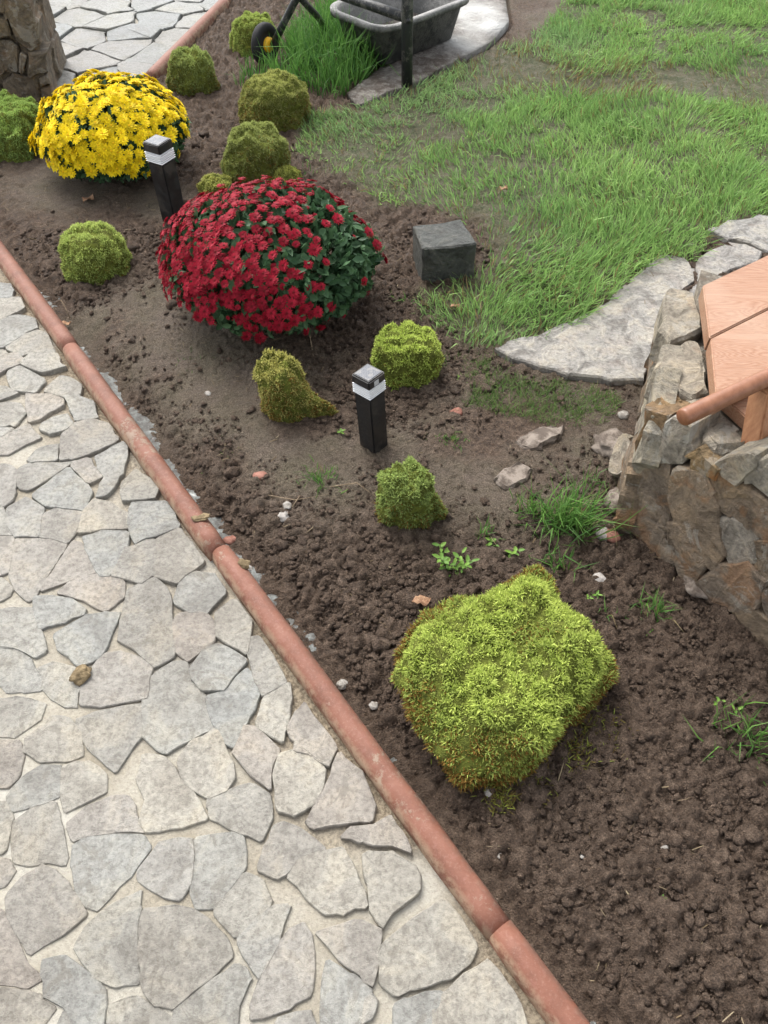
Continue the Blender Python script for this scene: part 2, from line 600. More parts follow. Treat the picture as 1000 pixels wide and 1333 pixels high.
slab_defs = [
    ('pale pointed slab lying flat between lawn edge and stone wall', '643,457 660,449 700,440 745,420 800,385 835,352 862,333 890,335 903,352 905,368 890,378 870,385 868,410 850,455 840,495 800,497 740,490 700,478 665,468'),
    ('rounded grey slab touching the far corner of the wooden boards', '905,345 915,330 945,318 975,320 993,332 985,342 940,358 922,372 908,366'),
    ('small grey slab wedged between pointed slab and wooden boards', '872,386 892,380 906,370 916,378 916,400 900,400 880,396'),
    ('light grey slab at the right frame edge below the grass', '922,300 945,290 985,282 1030,285 1040,318 998,330 978,317 945,313'),
    ('slab at the far right corner beside the wooden boards', '1000,334 1045,322 1090,330 1080,370 1010,350'),
]
FLATSLABS = [[P(float(a), float(b), 0.012) for a, b in (q.split(',') for q in txt.split())] for _l, txt in slab_defs]


SMOOTH = ((250, 455, 0.26), (300, 510, 0.26), (190, 420, 0.2), (610, 600, 0.24), (700, 560, 0.26), (640, 620, 0.2), (780, 540, 0.2), (120, 420, 0.12), (430, 600, 0.2), (360, 570, .2), (100, 240, .25), (700, 22, .3), (735, 5, .3), (200, 265, .15), (520, 590, .12))


def kerb_sd(x, y):
    return (x - K0.x) * kn.x + (y - K0.y) * kn.y


def macro(x, y):
    """the lie of the land, used for everything that stands on the soil"""
    h = 0.030 * (fbm(x * 1.6, y * 1.6, 3, 3) - 0.5) + 0.014 * (fbm(x * 5, y * 5, 2, 8) - 0.5)
    s = kerb_sd(x, y)
    h = h * sstep(0.0, 0.25, s) - 0.034 * (1 - sstep(0.045, 0.15, s + 0.07 * (fbm(x * 7, y * 7, 3, 21) - 0.5)))
    h = h + 0.012 * sstep(0.08, 0.25, s) * (1 - sstep(0.25, 0.6, s))
    return h


def gz(x, y):
    return float(macro(np.array([x]), np.array([y]))[0])


# ------------------------------------------------------------------ setting: ground, soil bed
gm = bmesh.new()
g = 120
for (x0, x1, y0, y1) in ((-g, g, -g, g),):
    vs_ = [gm.verts.new((x, y, -0.075)) for x, y in ((x0, y0), (x1, y0), (x1, y1), (x0, y1))]
    gm.faces.new(vs_)
tag(bm_obj('ground', gm, GROUND), kind='structure')

xs = np.concatenate([np.arange(-2.7, -1.0, 0.016), np.arange(-1.0, 1.15, 0.0056), np.arange(1.15, 3.2, 0.016)])
ys = [-0.35]
while ys[-1] < 7.6:
    y = ys[-1]
    ys.append(y + (0.0052 if y < 1.6 else 0.0052 + (y - 1.6) * 0.0042))
ys = np.array(ys)
X, Y = np.meshgrid(xs, ys)
xf, yf = X.ravel(), Y.ravel()
lawn_d = poly_dist(xf, yf, LAWN)
lawn_m = sstep(-0.06, 0.10, lawn_d + 0.14 * (fbm(xf * 7, yf * 7, 3, 31) - 0.5))
slab_d = poly_dist(xf, yf, SLABP)
s = kerb_sd(xf, yf)
smooth_patch = np.zeros_like(xf)
for (qx, qy, r) in SMOOTH:
    c0 = P(qx, qy)
    smooth_patch = np.maximum(smooth_patch, np.exp(-((xf - c0.x) ** 2 + (yf - c0.y) ** 2) / r ** 2))
pale = np.clip(smooth_patch * 1.5 * sstep(0.25, 0.6, fbm(xf * 5, yf * 5, 3, 41)), 0, 1)
rough_amt = (1 - 0.75 * lawn_m) * (1 - 0.75 * np.clip(smooth_patch * 1.2, 0, 1)) * sstep(0.01, 0.09, s)
wx, wy = xf + 0.012 * fbm(xf * 30, yf * 30, 2, 51), yf + 0.012 * fbm(xf * 30 + 9, yf * 30, 2, 52)
d1, v1 = worley(wx * 26, wy * 26, 61)
d2, v2 = worley(wx * 58, wy * 58, 62)
d3, v3 = worley(wx * 115, wy * 115, 63)
clod = 0.016 * np.sqrt(np.clip(1 - (d1 / 0.62) ** 2, 0, 1)) * sstep(0.30, 0.8, v1) + 0.015 * np.sqrt(np.clip(1 - (d2 / 0.66) ** 2, 0, 1)) * (0.35 + 0.65 * v2) + 0.0085 * np.sqrt(np.clip(1 - (d3 / 0.7) ** 2, 0, 1)) * (0.3 + 0.7 * v3)
z = macro(xf, yf) + rough_amt * (clod + 0.010 * (fbm(xf * 14, yf * 14, 4, 71) - 0.5) - 0.010)
z += (1 - rough_amt) * (0.012 * (fbm(xf * 22, yf * 22, 4, 72) - 0.5) + 0.004 * np.sqrt(np.clip(1 - (d3 / 0.7) ** 2, 0, 1)) * v3 ** 2)
z = np.where(slab_d > -0.02, np.minimum(z, -0.015), z)
far_d = poly_dist(xf, yf, FARPATH)
for sl in FLATSLABS:
    z = np.where(poly_dist(xf, yf, sl) > 0.006, np.minimum(z, -0.01), z)
z = np.where(far_d > -0.02, np.minimum(z, -0.03), z)
ny, nx = X.shape
idx = np.arange(nx * ny).reshape(ny, nx)
quads = np.stack([idx[:-1, :-1], idx[:-1, 1:], idx[1:, 1:], idx[1:, :-1]], -1).reshape(-1, 4)
keep = (s[quads].max(1) > 0.012) & (far_d[quads].min(1) < 0.12)
quads = quads[keep]
used, inv = np.unique(quads, return_inverse=True)
quads = inv.reshape(-1, 4)
me = tri_mesh('soil_bed', np.stack([xf, yf, z], 1)[used], quads, SOIL, True, {'lawn': lawn_m[used], 'pale': pale[used]})
tag(link('soil_bed', me), kind='structure')

# crumbs and clods lying loose on the bed
ico = bmesh.new()
bmesh.ops.create_icosphere(ico, subdivisions=2, radius=1)
IV = np.array([v.co[:] for v in ico.verts])
IF = np.array([[v.index for v in f.verts] for f in ico.faces])
ico.free()
ico = bmesh.new()
bmesh.ops.create_icosphere(ico, subdivisions=1, radius=1)
IV1 = np.array([v.co[:] for v in ico.verts])
IF1 = np.array([[v.index for v in f.verts] for f in ico.faces])
ico.free()


IV0 = np.array([(1, 1, 1), (-1, -1, 1), (-1, 1, -1), (1, -1, -1), (0, 0, -1.4)]) * 0.75
IF0 = np.array([(0, 2, 1), (0, 1, 3), (1, 2, 4), (2, 0, 4), (0, 3, 4), (3, 1, 4)])


def scatter_clods(n, rmin, rmax, V0, F0_, x0, x1, y0, y1, seed, power=2.5):
    rg = np.random.default_rng(seed)
    x, y = rg.uniform(x0, x1, n), rg.uniform(y0, y1, n)
    sd = kerb_sd(x, y)
    patch = np.zeros(n)
    for (qx, qy, r) in SMOOTH:
        c0 = P(qx, qy)
        patch = np.maximum(patch, np.exp(-((x - c0.x) ** 2 + (y - c0.y) ** 2) / r ** 2))
    ok = (sd > 0.055 + 0.05 * rg.random(n)) & (poly_dist(x, y, LAWN) < 0.02 * rg.normal(size=n)) & (poly_dist(x, y, FARPATH) < -0.03) & (poly_dist(x, y, SLABP) < -0.02)
    ok &= rg.random(n) > patch * 1.1
    for sl in FLATSLABS:
        ok &= poly_dist(x, y, sl) < -0.015
    ok &= rg.random(n) < 0.3 + 0.9 * fbm(x * 4, y * 4, 2, 81)
    x, y = x[ok], y[ok]
    n = len(x)
    r = rmin + (rmax - rmin) * rg.random(n) ** power
    k = len(V0)
    sh = 1 + (0.20 if k > 20 else 0.33) * rg.normal(size=(n, k, 1)).clip(-1.5, 1.8)
    V = V0[None] * sh * r[:, None, None]
    a = rg.uniform(0, 6.28, n)
    ca, sa = np.cos(a)[:, None], np.sin(a)[:, None]
    V = V * np.stack([rg.uniform(0.8, 1.25, n), rg.uniform(0.8, 1.25, n), rg.uniform(0.55, 0.95, n)], 1)[:, None, :]
    V = np.stack([V[..., 0] * ca - V[..., 1] * sa, V[..., 0] * sa + V[..., 1] * ca, V[..., 2]], -1)
    V[..., 0] += x[:, None]
    V[..., 1] += y[:, None]
    V[..., 2] += (macro(x, y) + 0.004 + r * 0.12)[:, None]
    F = F0_[None] + (np.arange(n) * k)[:, None, None]
    return V.reshape(-1, 3), F.reshape(-1, 3)


parts = [scatter_clods(2200, 0.006, 0.020, IV, IF, -1.9, 1.35, 0.15, 3.6, 1, 3.0),
         scatter_clods(46000, 0.003, 0.0095, IV1, IF1, -1.3, 1.3, 0.15, 2.6, 2, 1.8),
         scatter_clods(60000, 0.0014, 0.0034, IV0, IF0, -0.9, 1.15, 0.18, 1.9, 3, 1.0)]
Vs, Fs, off = [], [], 0
for V, F in parts:
    Vs.append(V)
    Fs.append(F + off)
    off += len(V)
me = tri_mesh('soil_clods', np.concatenate(Vs), np.concatenate(Fs), SOIL, False)
tag(link('soil_clods', me), 'dark brown crumbs and clods lying loose over the soil bed', 'soil', kind='stuff')


# ------------------------------------------------------------------ stones: outline -> solid with rounded, uneven edges
def refine(poly, n, step, jit, rnd_, chaik=1):
    """polygon (3D points in one plane) -> finer outline with softened corners"""
    pts = [Vector(p) for p in poly]
    for _ in range(chaik):
        out = []
        for i, p in enumerate(pts):
            q = pts[(i + 1) % len(pts)]
            cut = min(0.16, 0.005 / max((q - p).length, 1e-6))
            out += [p.lerp(q, cut), p.lerp(q, 1 - cut)]
        pts = out
    out = []
    for i, p in enumerate(pts):
        q = pts[(i + 1) % len(pts)]
        k = max(1, int(round((q - p).length / step)))
        for j in range(k):
            out.append(p.lerp(q, j / k))
    res = []
    for p in out:
        j = Vector((rnd_.gauss(0, jit), rnd_.gauss(0, jit), rnd_.gauss(0, jit)))
        res.append(p + j - n * j.dot(n))
    return res


def stone_mesh(poly, n, proud, depth, mat, seed, step=0.03, jit=0.0018, bevel=0.006, rough=0.001, dome=0.0, chaik=1, shrink=0.0, origin=None, tilt=0.0):
    rnd_ = random.Random(seed)
    n = Vector(n).normalized()
    ol = refine(poly, n, step, jit, rnd_, chaik)
    c = sum(ol, Vector()) / len(ol)
    if shrink:
        ol = [p + (c - p).normalized() * shrink for p in ol]
    tv = Vector((rnd_.gauss(0, tilt), rnd_.gauss(0, tilt), rnd_.gauss(0, tilt)))
    bm = bmesh.new()

    def ring(fr, h, nz):
        vs__ = []
        for p in ol:
            q = p + (c - p) * fr if fr > 0.2 else p + (c - p).normalized() * min(fr, (c - p).length * 0.5)
            hh = h + rnd_.gauss(0, nz) + (p - c).dot(tv) * (1 if h > 0 else 0)
            vs__.append(bm.verts.new(q + n * hh - (origin or Vector())))
        return vs__
    rs = [ring(-0.002, -depth, 0), ring(0.0, proud - bevel * 0.9, rough * 0.5), ring(bevel * 0.8, proud, rough)]
    k = len(ol)
    for a, b in zip(rs[:-1], rs[1:]):
        for i in range(k):
            bm.faces.new((a[i], a[(i + 1) % k], b[(i + 1) % k], b[i]))
    f = bm.faces.new(rs[-1])
    if dome:
        r = bmesh.ops.triangulate(bm, faces=[f])
        es = list({e for g_ in r['faces'] for e in g_.edges if not e.is_boundary and all(q in r['faces'] for q in e.link_faces)})
        r = bmesh.ops.subdivide_edges(bm, edges=es, cuts=1)
        so = Vector((seed * 1.3, seed * 0.7, 0))
        for g_ in r['geom_inner']:
            if isinstance(g_, bmesh.types.BMVert):
                g_.co += n * (dome * (0.6 + 1.6 * mn.noise(g_.co * 12 + so)))
    return bm


# ------------------------------------------------------------------ setting: the near path with its traced flagstones
UPZ = Vector((0, 0, 1))
CROPS = {'A': (0, 360, 5), 'B': (0, 540, 5), 'D': (0, 720, 5), 'E': (180, 720, 5), 'F': (0, 900, 5), 'G': (180, 900, 5), 'H': (360, 880, 5),
         'I': (0, 1080, 5), 'J': (180, 1080, 5), 'K': (360, 1060, 4.885), 'L': (540, 1060, 4.167), 'S': (0, 0, 1)}
STONES = """A -60,70 60,60 90,110 70,150 -60,170
A -60,185 90,150 130,150 160,215 0,300 -60,310
A -60,325 130,265 230,290 240,350 160,385 40,460 -60,485
A 45,475 180,385 250,360 310,390 365,510 200,515 150,525
A -60,500 20,490 45,510 20,540 -60,545
A -60,575 90,515 155,545 130,580 60,605 0,645 -60,670
A 140,570 220,515 375,515 390,575 435,600 270,630 160,590
A 60,630 130,595 280,670 290,690 235,762 95,745 55,665
A 300,760 310,735 400,665 470,680 525,720 530,780 440,790 415,795
A -60,715 30,725 120,770 0,815 -60,825
A -60,880 50,830 130,840 165,890 120,960 90,985 60,970 30,985 -60,960
A 175,775 350,785 415,820 410,850 340,880 250,940 195,955 180,860
A 420,790 530,795 600,830 635,935 495,945 470,870
B -60,110 20,95 90,97 0,150 -60,160
B -60,185 60,130 180,70 265,160 170,195 60,260 -60,265
B 265,105 300,60 430,10 480,70 420,110 330,125
B 415,150 500,70 600,40 700,70 770,170 740,195 590,260 470,300 400,300 410,210
B 190,310 260,235 375,200 370,305 230,312
B 130,360 200,320 330,325 450,320 480,315 420,355 200,495 130,480 120,400
B 625,290 800,190 830,230 825,290 790,400 745,480 700,535 625,545 660,460 690,405 650,360
B 500,315 590,295 610,350 670,410 570,455 530,400 470,345
B 215,535 450,355 520,430 600,510 550,625 440,615 330,600
B 800,460 890,370 980,430 1030,480 1005,555 800,570
B 20,330 70,340 110,380 100,500 90,560 20,605 -60,560 -60,400
B 55,615 170,550 290,615 265,660 255,795 95,790 50,680
B -60,615 15,615 80,760 80,790 -60,800
B 280,660 370,620 540,645 520,720 445,835 330,805 270,800
B 555,640 620,565 720,590 830,660 840,755 690,745 520,780
B 855,590 1080,580 1170,740 1030,795 950,810 885,850 850,770
B 545,805 690,770 835,775 825,890 725,1050 660,1058 560,870
S 148,750 166,717 178,712 203,704 202,722 200,750 182,760 160,753
S 206,704 235,691 250,712 266,734 230,761 204,751 205,722
S -12,703 18,702 12,745 0,750 -12,754
S 22,704 66,704 88,710 79,724 59,755 46,779 37,784 21,765 15,752 19,722
S 55,769 86,724 96,708 108,710 113,728 126,745 120,749 90,757
D 385,270 480,190 640,145 700,170 750,165 805,195 810,280 760,330 690,380 620,350 540,310
D 232,302 330,292 480,312 550,370 545,408 400,458 272,503 228,370
D -60,200 20,180 80,230 70,280 0,320 -60,325
D 362,540 560,425 700,400 785,400 720,540 660,678 520,738 470,680 402,640
D -60,460 60,372 210,372 258,500 278,560 308,648 220,688 100,618 -60,560
D -60,575 60,605 188,685 258,800 262,903 140,908 50,908 0,860 -60,860
S 50,873 68,863 92,870 103,874 96,888 103,900 101,920 86,920 70,910 59,895
S 107,919 108,893 124,869 136,853 160,851 180,857 199,866 193,884 192,909 160,915 130,920
S 155,832 163,796 167,771 182,764 201,754 217,765 223,786 222,814 227,844 225,856 204,868 190,857 180,847 170,841
E 245,330 280,200 370,140 510,155 565,265 440,400 385,385 350,395
E 235,460 270,412 340,403 440,413 498,460 498,588 430,628 335,708 252,640
E 515,540 522,392 600,332 650,332 733,450 713,663 600,598
E 357,760 432,642 530,607 640,662 703,712 620,800 573,888 430,898 372,840
E 733,565 800,562 878,700 965,850 888,888 812,937 772,850 728,660
S 271,908 296,902 306,885 322,873 330,880 337,905 335,912 322,937 305,974 292,966 279,940
S 189,911 194,887 226,863 245,863 252,890 265,906 269,925 280,949 250,961 216,982 203,974 187,956
S 335,945 344,912 360,899 377,892 380,910 372,950 368,967 352,957
H 78,350 140,242 190,184 240,282 388,465 334,593 220,518 122,488 122,430
H 22,520 120,502 220,532 313,610 298,730 230,848 110,908 32,878 2,850 -8,640
H 205,940 312,762 400,505 558,652 636,830 608,948 450,963 232,993
G 622,400 700,232 780,252 918,400 868,490 863,648 760,558
G 262,450 350,342 510,262 558,350 628,550 570,658 450,698 302,598
G 42,422 180,442 238,500 288,602 398,720 455,836 300,878 62,918 22,880 50,700 0,600
G 460,770 472,704 580,660 740,614 856,682 860,848 798,974 690,928 600,896 474,828
F -60,60 180,52 298,82 250,198 80,298 -60,298
F 167,330 330,172 468,192 518,260 542,418 450,452 260,457 172,408
F 502,192 640,142 926,84 918,280 760,532 602,388 542,290
F -60,332 128,332 148,420 128,558 60,622 -60,600
F 52,700 160,562 280,492 398,492 392,688 200,748 92,786
F 417,502 570,464 688,560 687,668 422,786 408,680
F 442,870 560,772 750,684 830,684 878,780 936,928 750,918 600,936 482,976
S 18,1072 50,1049 72,1045 80,1066 84,1096 86,1121 84,1127 60,1123 38,1129 21,1121 17,1095
S -12,1051 10,1046 16,1070 12,1090 6,1109 -12,1115
I 482,102 640,44 928,44 986,130 858,288 648,522 562,498 502,380 484,250
I 54,430 150,312 270,244 350,272 448,370 567,558 400,686 196,806 104,660 54,540
I -60,192 40,194 96,260 38,378 -60,450
I -60,532 28,542 98,720 168,850 276,960 160,1036 80,1006 -60,920
I 492,768 582,622 760,494 926,404 916,530 890,640 886,800 914,996 740,1016 602,948
I 272,872 430,824 600,972 696,1060 676,1160 656,1300 540,1310 442,1162 302,1108 292,980
I -60,1034 150,1062 270,1092 366,1160 280,1270 -60,1300
I 694,1290 722,1142 880,1094 1050,1182 1150,1270 1150,1360 690,1360
I 300,1292 420,1184 498,1270 500,1350 290,1350
J 12,262 160,84 346,64 356,200 326,380 268,456 170,436 84,370 14,330
J 374,64 600,34 686,54 696,260 600,368 488,506 384,511 354,420 364,250
J 34,532 260,509 368,532 566,710 616,820 400,1016 230,1156 130,1146 54,1060 24,880 14,700
J 499,540 610,374 690,294 800,334 866,490 750,616 640,696
J 654,720 870,514 976,494 936,650 886,780 800,976 704,830
J 244,1172 400,1064 640,884 716,922 726,1000 636,1200 636,1350 260,1350
S 329,1312 337,1282 366,1229 372,1217 395,1204 404,1216 408,1265 404,1294 380,1309 340,1324 329,1326
K 78,400 140,284 250,254 420,234 462,292 506,400 561,490 566,598 480,596 400,636 312,621 200,536
K 544,290 600,244 720,254 876,342 896,380 906,500 720,636 690,706 652,688 594,590 584,450
K 254,760 520,694 646,740 656,800 646,920 617,1086 540,1036 402,918
K 294,1060 330,934 480,1032 606,1140 548,1180 518,1330 450,1400 290,1400
S 495,1240 506,1223 540,1199 576,1173 595,1195 620,1232 611,1251 588,1271 540,1287 516,1297 496,1280
S 335,1131 350,1100 357,1078 368,1073 390,1081 412,1098 424,1105 408,1111 388,1117 376,1137 360,1144
K 414,160 480,94 640,84 718,14 776,100 856,248 740,208 600,188 560,182
L 104,1060 212,934 398,794 516,950 596,1138 620,1220 104,1220
S 516,1311 530,1303 576,1291 562,1332 516,1345
K 532,1200 600,1154 636,1200 618,1260 540,1330
K 4,1312 226,1259 242,1330 238,1400 4,1400"""

near_path = empty('path', (0, 0, 0))
tag(near_path, kind='structure')
near_path['label'] = 'grey irregular flagstone path with pale mortar joints'

# mortar bed
m_u = np.arange(-3.6, 4.2, 0.03)
m_v = np.arange(0.0, 3.6, 0.03)
U, W = np.meshgrid(m_u, m_v)
O = np.array([K0.x, K0.y])
mx = O[0] + U * kd.x - W * kn.x
my = O[1] + U * kd.y - W * kn.y
mz = 0.0028 + 0.004 * (fbm(mx * 9, my * 9, 3, 91) - 0.5) - 0.009 * np.exp(-W / 0.3)
iy, ix = U.shape
ii = np.arange(ix * iy).reshape(iy, ix)
qd = np.stack([ii[:-1, :-1], ii[:-1, 1:], ii[1:, 1:], ii[1:, :-1]], -1).reshape(-1, 4)
mb = link('mortar_bed', tri_mesh('mortar_bed', np.stack([mx.ravel(), my.ravel(), mz.ravel()], 1), qd, MORTAR, True, {'edge': np.clip(np.exp(-W.ravel() / 0.22) * 1.25 * sstep(0.2, 0.6, fbm(mx.ravel() * 5, my.ravel() * 5, 3, 93)), 0, 1)}), near_path)

cents = []
for k, line in enumerate(STONES.splitlines()):
    key, *pts = line.split()
    ox, oy, sc = CROPS[key]
    raw = [(ox + float(a) / sc, oy + float(b) / sc) for a, b in (q.split(',') for q in pts)]
    mx_, my_ = random.uniform(18, 60), random.uniform(18, 60)   # stones that run out of the picture are whole stones
    raw = [(a - mx_ if a < -5 else a, b + my_ if b > 1334 else b) for a, b in raw]
    poly = [P(a, b) for a, b in raw]
    c = sum(poly, Vector()) / len(poly)
    cents.append((c.x, c.y))
    edge = math.exp(-max(0.0, -kerb_sd(c.x, c.y) - 0.05) / 0.25)
    bm = stone_mesh(poly, UPZ, 0.0035 + 0.0025 * random.random() + 0.006 * edge, 0.015, FLAG, k, step=0.022, jit=0.0014, bevel=0.0020, rough=0.0005, tilt=0.008, origin=c, shrink=-0.0058 if c.y > 0.75 else -0.0050)
    bm_obj('flagstone', bm, FLAG, near_path, False, c)


def clip(poly, px_, py_, nx_, ny_):
    out = []
    for i in range(len(poly)):
        a, b = poly[i], poly[(i + 1) % len(poly)]
        da = (a[0] - px_) * nx_ + (a[1] - py_) * ny_
        db = (b[0] - px_) * nx_ + (b[1] - py_) * ny_
        if da <= 0:
            out.append(a)
        if (da <= 0) != (db <= 0):
            t = da / (da - db)
            out.append((a[0] + t * (b[0] - a[0]), a[1] + t * (b[1] - a[1])))
    return out


def voronoi_cells(seeds, others, size):
    al = seeds + others
    A = np.array(al)
    for i, sxy in enumerate(seeds):
        poly = [(sxy[0] - size, sxy[1] - size), (sxy[0] + size, sxy[1] - size), (sxy[0] + size, sxy[1] + size), (sxy[0] - size, sxy[1] + size)]
        dd = np.hypot(A[:, 0] - sxy[0], A[:, 1] - sxy[1])
        for j in np.argsort(dd)[1:22]:
            o = al[j]
            poly = clip(poly, (sxy[0] + o[0]) / 2, (sxy[1] + o[1]) / 2, o[0] - sxy[0], o[1] - sxy[1])
            if len(poly) < 3:
                break
        yield sxy, poly


def poisson(x0, x1, y0, y1, d, ok, seed, tries=4000):
    rg = random.Random(seed)
    pts = []
    for _ in range(tries):
        p = (rg.uniform(x0, x1), rg.uniform(y0, y1))
        if ok(p) and all((p[0] - q[0]) ** 2 + (p[1] - q[1]) ** 2 > d * d for q in pts):
            pts.append(p)
    return pts


cA = np.array(cents)
FRAME = [P(-12, 350), P(-12, 1345), P(760, 1345)]
fr_d = lambda p: poly_dist(np.array([p[0]]), np.array([p[1]]), FRAME)[0]
seeds = poisson(-2.4, 0.9, -0.45, 3.0, 0.125, lambda p: kerb_sd(*p) < -0.06 and fr_d(p) < -0.075 and (np.hypot(cA[:, 0] - p[0], cA[:, 1] - p[1]).min() > 0.085), 5, 9000)
for k, (sxy, poly) in enumerate(voronoi_cells(seeds, cents, 0.16)):
    poly = clip(poly, K0.x - 0.045 * kn.x, K0.y - 0.045 * kn.y, kn.x, kn.y)
    if len(poly) < 3:
        continue
    c = Vector((*sxy, 0))
    bm = stone_mesh([Vector((*q, 0)) for q in poly], UPZ, 0.007, 0.015, FLAG, 500 + k, step=0.03, jit=0.003, bevel=0.004, shrink=0.004, origin=c, tilt=0.01)
    bm_obj('flagstone', bm, FLAG, near_path, False, c)

# far path
far_path = empty('path', (0, 0, 0))
tag(far_path, kind='structure')
far_path['label'] = 'damp grey flagstone path beyond the yellow flowers'
fm = bmesh.new()
fm.faces.new([fm.verts.new((q.x, q.y, -0.006)) for q in FARPATH])
bm_obj('mortar_bed', fm, MORTAR, far_path)
seeds = poisson(-4.4, 0.3, 3.6, 8.2, 0.165, lambda p: poly_dist(np.array([p[0]]), np.array([p[1]]), FARPATH)[0] > 0.03, 9, 6000)
for k, (sxy, poly) in enumerate(voronoi_cells(seeds, [], 0.2)):
    poly = clip(poly, F0.x - 0.03 * fn.x, F0.y - 0.03 * fn.y, fn.x, fn.y)
    if len(poly) < 3:
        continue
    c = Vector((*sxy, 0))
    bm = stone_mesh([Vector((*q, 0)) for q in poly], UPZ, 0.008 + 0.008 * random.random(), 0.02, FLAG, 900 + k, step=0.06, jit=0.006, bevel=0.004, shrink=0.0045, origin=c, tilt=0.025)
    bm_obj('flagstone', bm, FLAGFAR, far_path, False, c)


# ------------------------------------------------------------------ kerbs
def kerb_block(length, seed, w=0.053, top=0.040, bottom=-0.12):
    """round-topped edging block lying along +x"""
    rnd_ = random.Random(seed)
    prof = [(-w / 2, bottom), (-w / 2, top - 0.027)]
    for k in range(1, 10):
        a = math.pi - k * math.pi / 10
        prof.append((w / 2 * math.cos(a), top - 0.027 + 0.027 * math.sin(a) ** 0.75))
    prof += [(w / 2, top - 0.027), (w / 2, bottom)]
    bm = bmesh.new()
    rings = []
    n = max(6, int(length / 0.05))
    for i in range(n + 1):
        t = i / n
        endr = 0.003 if i in (0, n) else 0
        x = t * length
        rings.append([bm.verts.new((x, y * (1 - endr / 0.033) + rnd_.gauss(0, 0.0004), z - endr * 0.6 + rnd_.gauss(0, 0.0004))) for y, z in prof])
    for a, b in zip(rings[:-1], rings[1:]):
        for k in range(len(prof) - 1):
            bm.faces.new((a[k], a[k + 1], b[k + 1], b[k]))
    bm.faces.new(rings[0][::-1])
    bm.faces.new(rings[-1])
    return bm


def lay_kerb(root, start, direction, lengths, seed):
    p = start.copy()
    ang = math.atan2(direction.y, direction.x)
    for k, ln in enumerate(lengths):
        o = bm_obj('kerb_block', kerb_block(ln - 0.003, seed + k), KERB, None, True)
        rr = random.Random(seed + k)
        o.location = p + Vector((rr.gauss(0, .0012), rr.gauss(0, .0012), rr.gauss(0, 0.0015)))
        o.rotation_euler = (rr.gauss(0, 0.012), rr.gauss(0, 0.0015), ang + rr.gauss(0, 0.002))
        put(o, root)
        p = p + direction * ln
    return p


kr = tag(empty('edging_kerb', K0), 'round-topped terracotta kerb running diagonally between flagstones and soil', 'kerb')
J2 = K0 + kd * (P(290, 722) - K0).dot(kd)
L12, L23 = (J2 - K0).length, (K1 - J2).length
lay_kerb(kr, K0 - kd * 2.0, kd, [1.0, 1.0, L12, L23, 1.0], 3)
kf = tag(empty('edging_kerb', F0), 'distant red kerb beside the damp path behind the yellow flowers', 'kerb')
lay_kerb(kf, F0 + fd * 0.0, fd, [1.0, 1.0, 1.0, 1.0], 40)

# cement haunching on the bed side of the near kerb
hu = np.arange(-2.0, 2.6, 0.02)
hv = np.linspace(0.02, 0.135, 10)
U, W = np.meshgrid(hu, hv)
hx, hy = K0.x + U * kd.x + W * kn.x, K0.y + U * kd.y + W * kn.y
hz = -0.012 - 0.16 * np.clip(W - 0.04, 0, 1) - 0.017 - 0.022 * sstep(0.40, 0.55, fbm(hx * 2.6, hy * 2.6, 2, 97)) + 0.014 * (fbm(hx * 20, hy * 20, 4, 95) - 0.5)
iy, ix = U.shape
ii = np.arange(ix * iy).reshape(iy, ix)
qd = np.stack([ii[:-1, :-1], ii[:-1, 1:], ii[1:, 1:], ii[1:, :-1]], -1).reshape(-1, 4)
hb = link('mortar_haunch', tri_mesh('mortar_haunch', np.stack([hx.ravel(), hy.ravel(), hz.ravel()], 1), qd, CONC_WET, True))
put(hb, kr)


# ------------------------------------------------------------------ stone wall under the boards
def stones_on(root, lines, crop, p0, n, mats, proud=0.02, depth=0.08, seed=0, **kw):
    ox, oy, sc = crop
    for k, (mi, txt) in enumerate(lines):
        poly = [on_plane(ox + float(a) / sc, oy + float(b) / sc, p0, n) for a, b in (q.split(',') for q in txt.split())]
        c = sum(poly, Vector()) / len(poly)
        pr = proud * random.Random(seed + k).uniform(0.5, 1.5)
        bm = stone_mesh(poly, n, pr, depth, mats[mi], seed + k, origin=c, **kw)
        o = bm_obj('stone', bm, mats[mi], None, False, c)
        put(o, root)


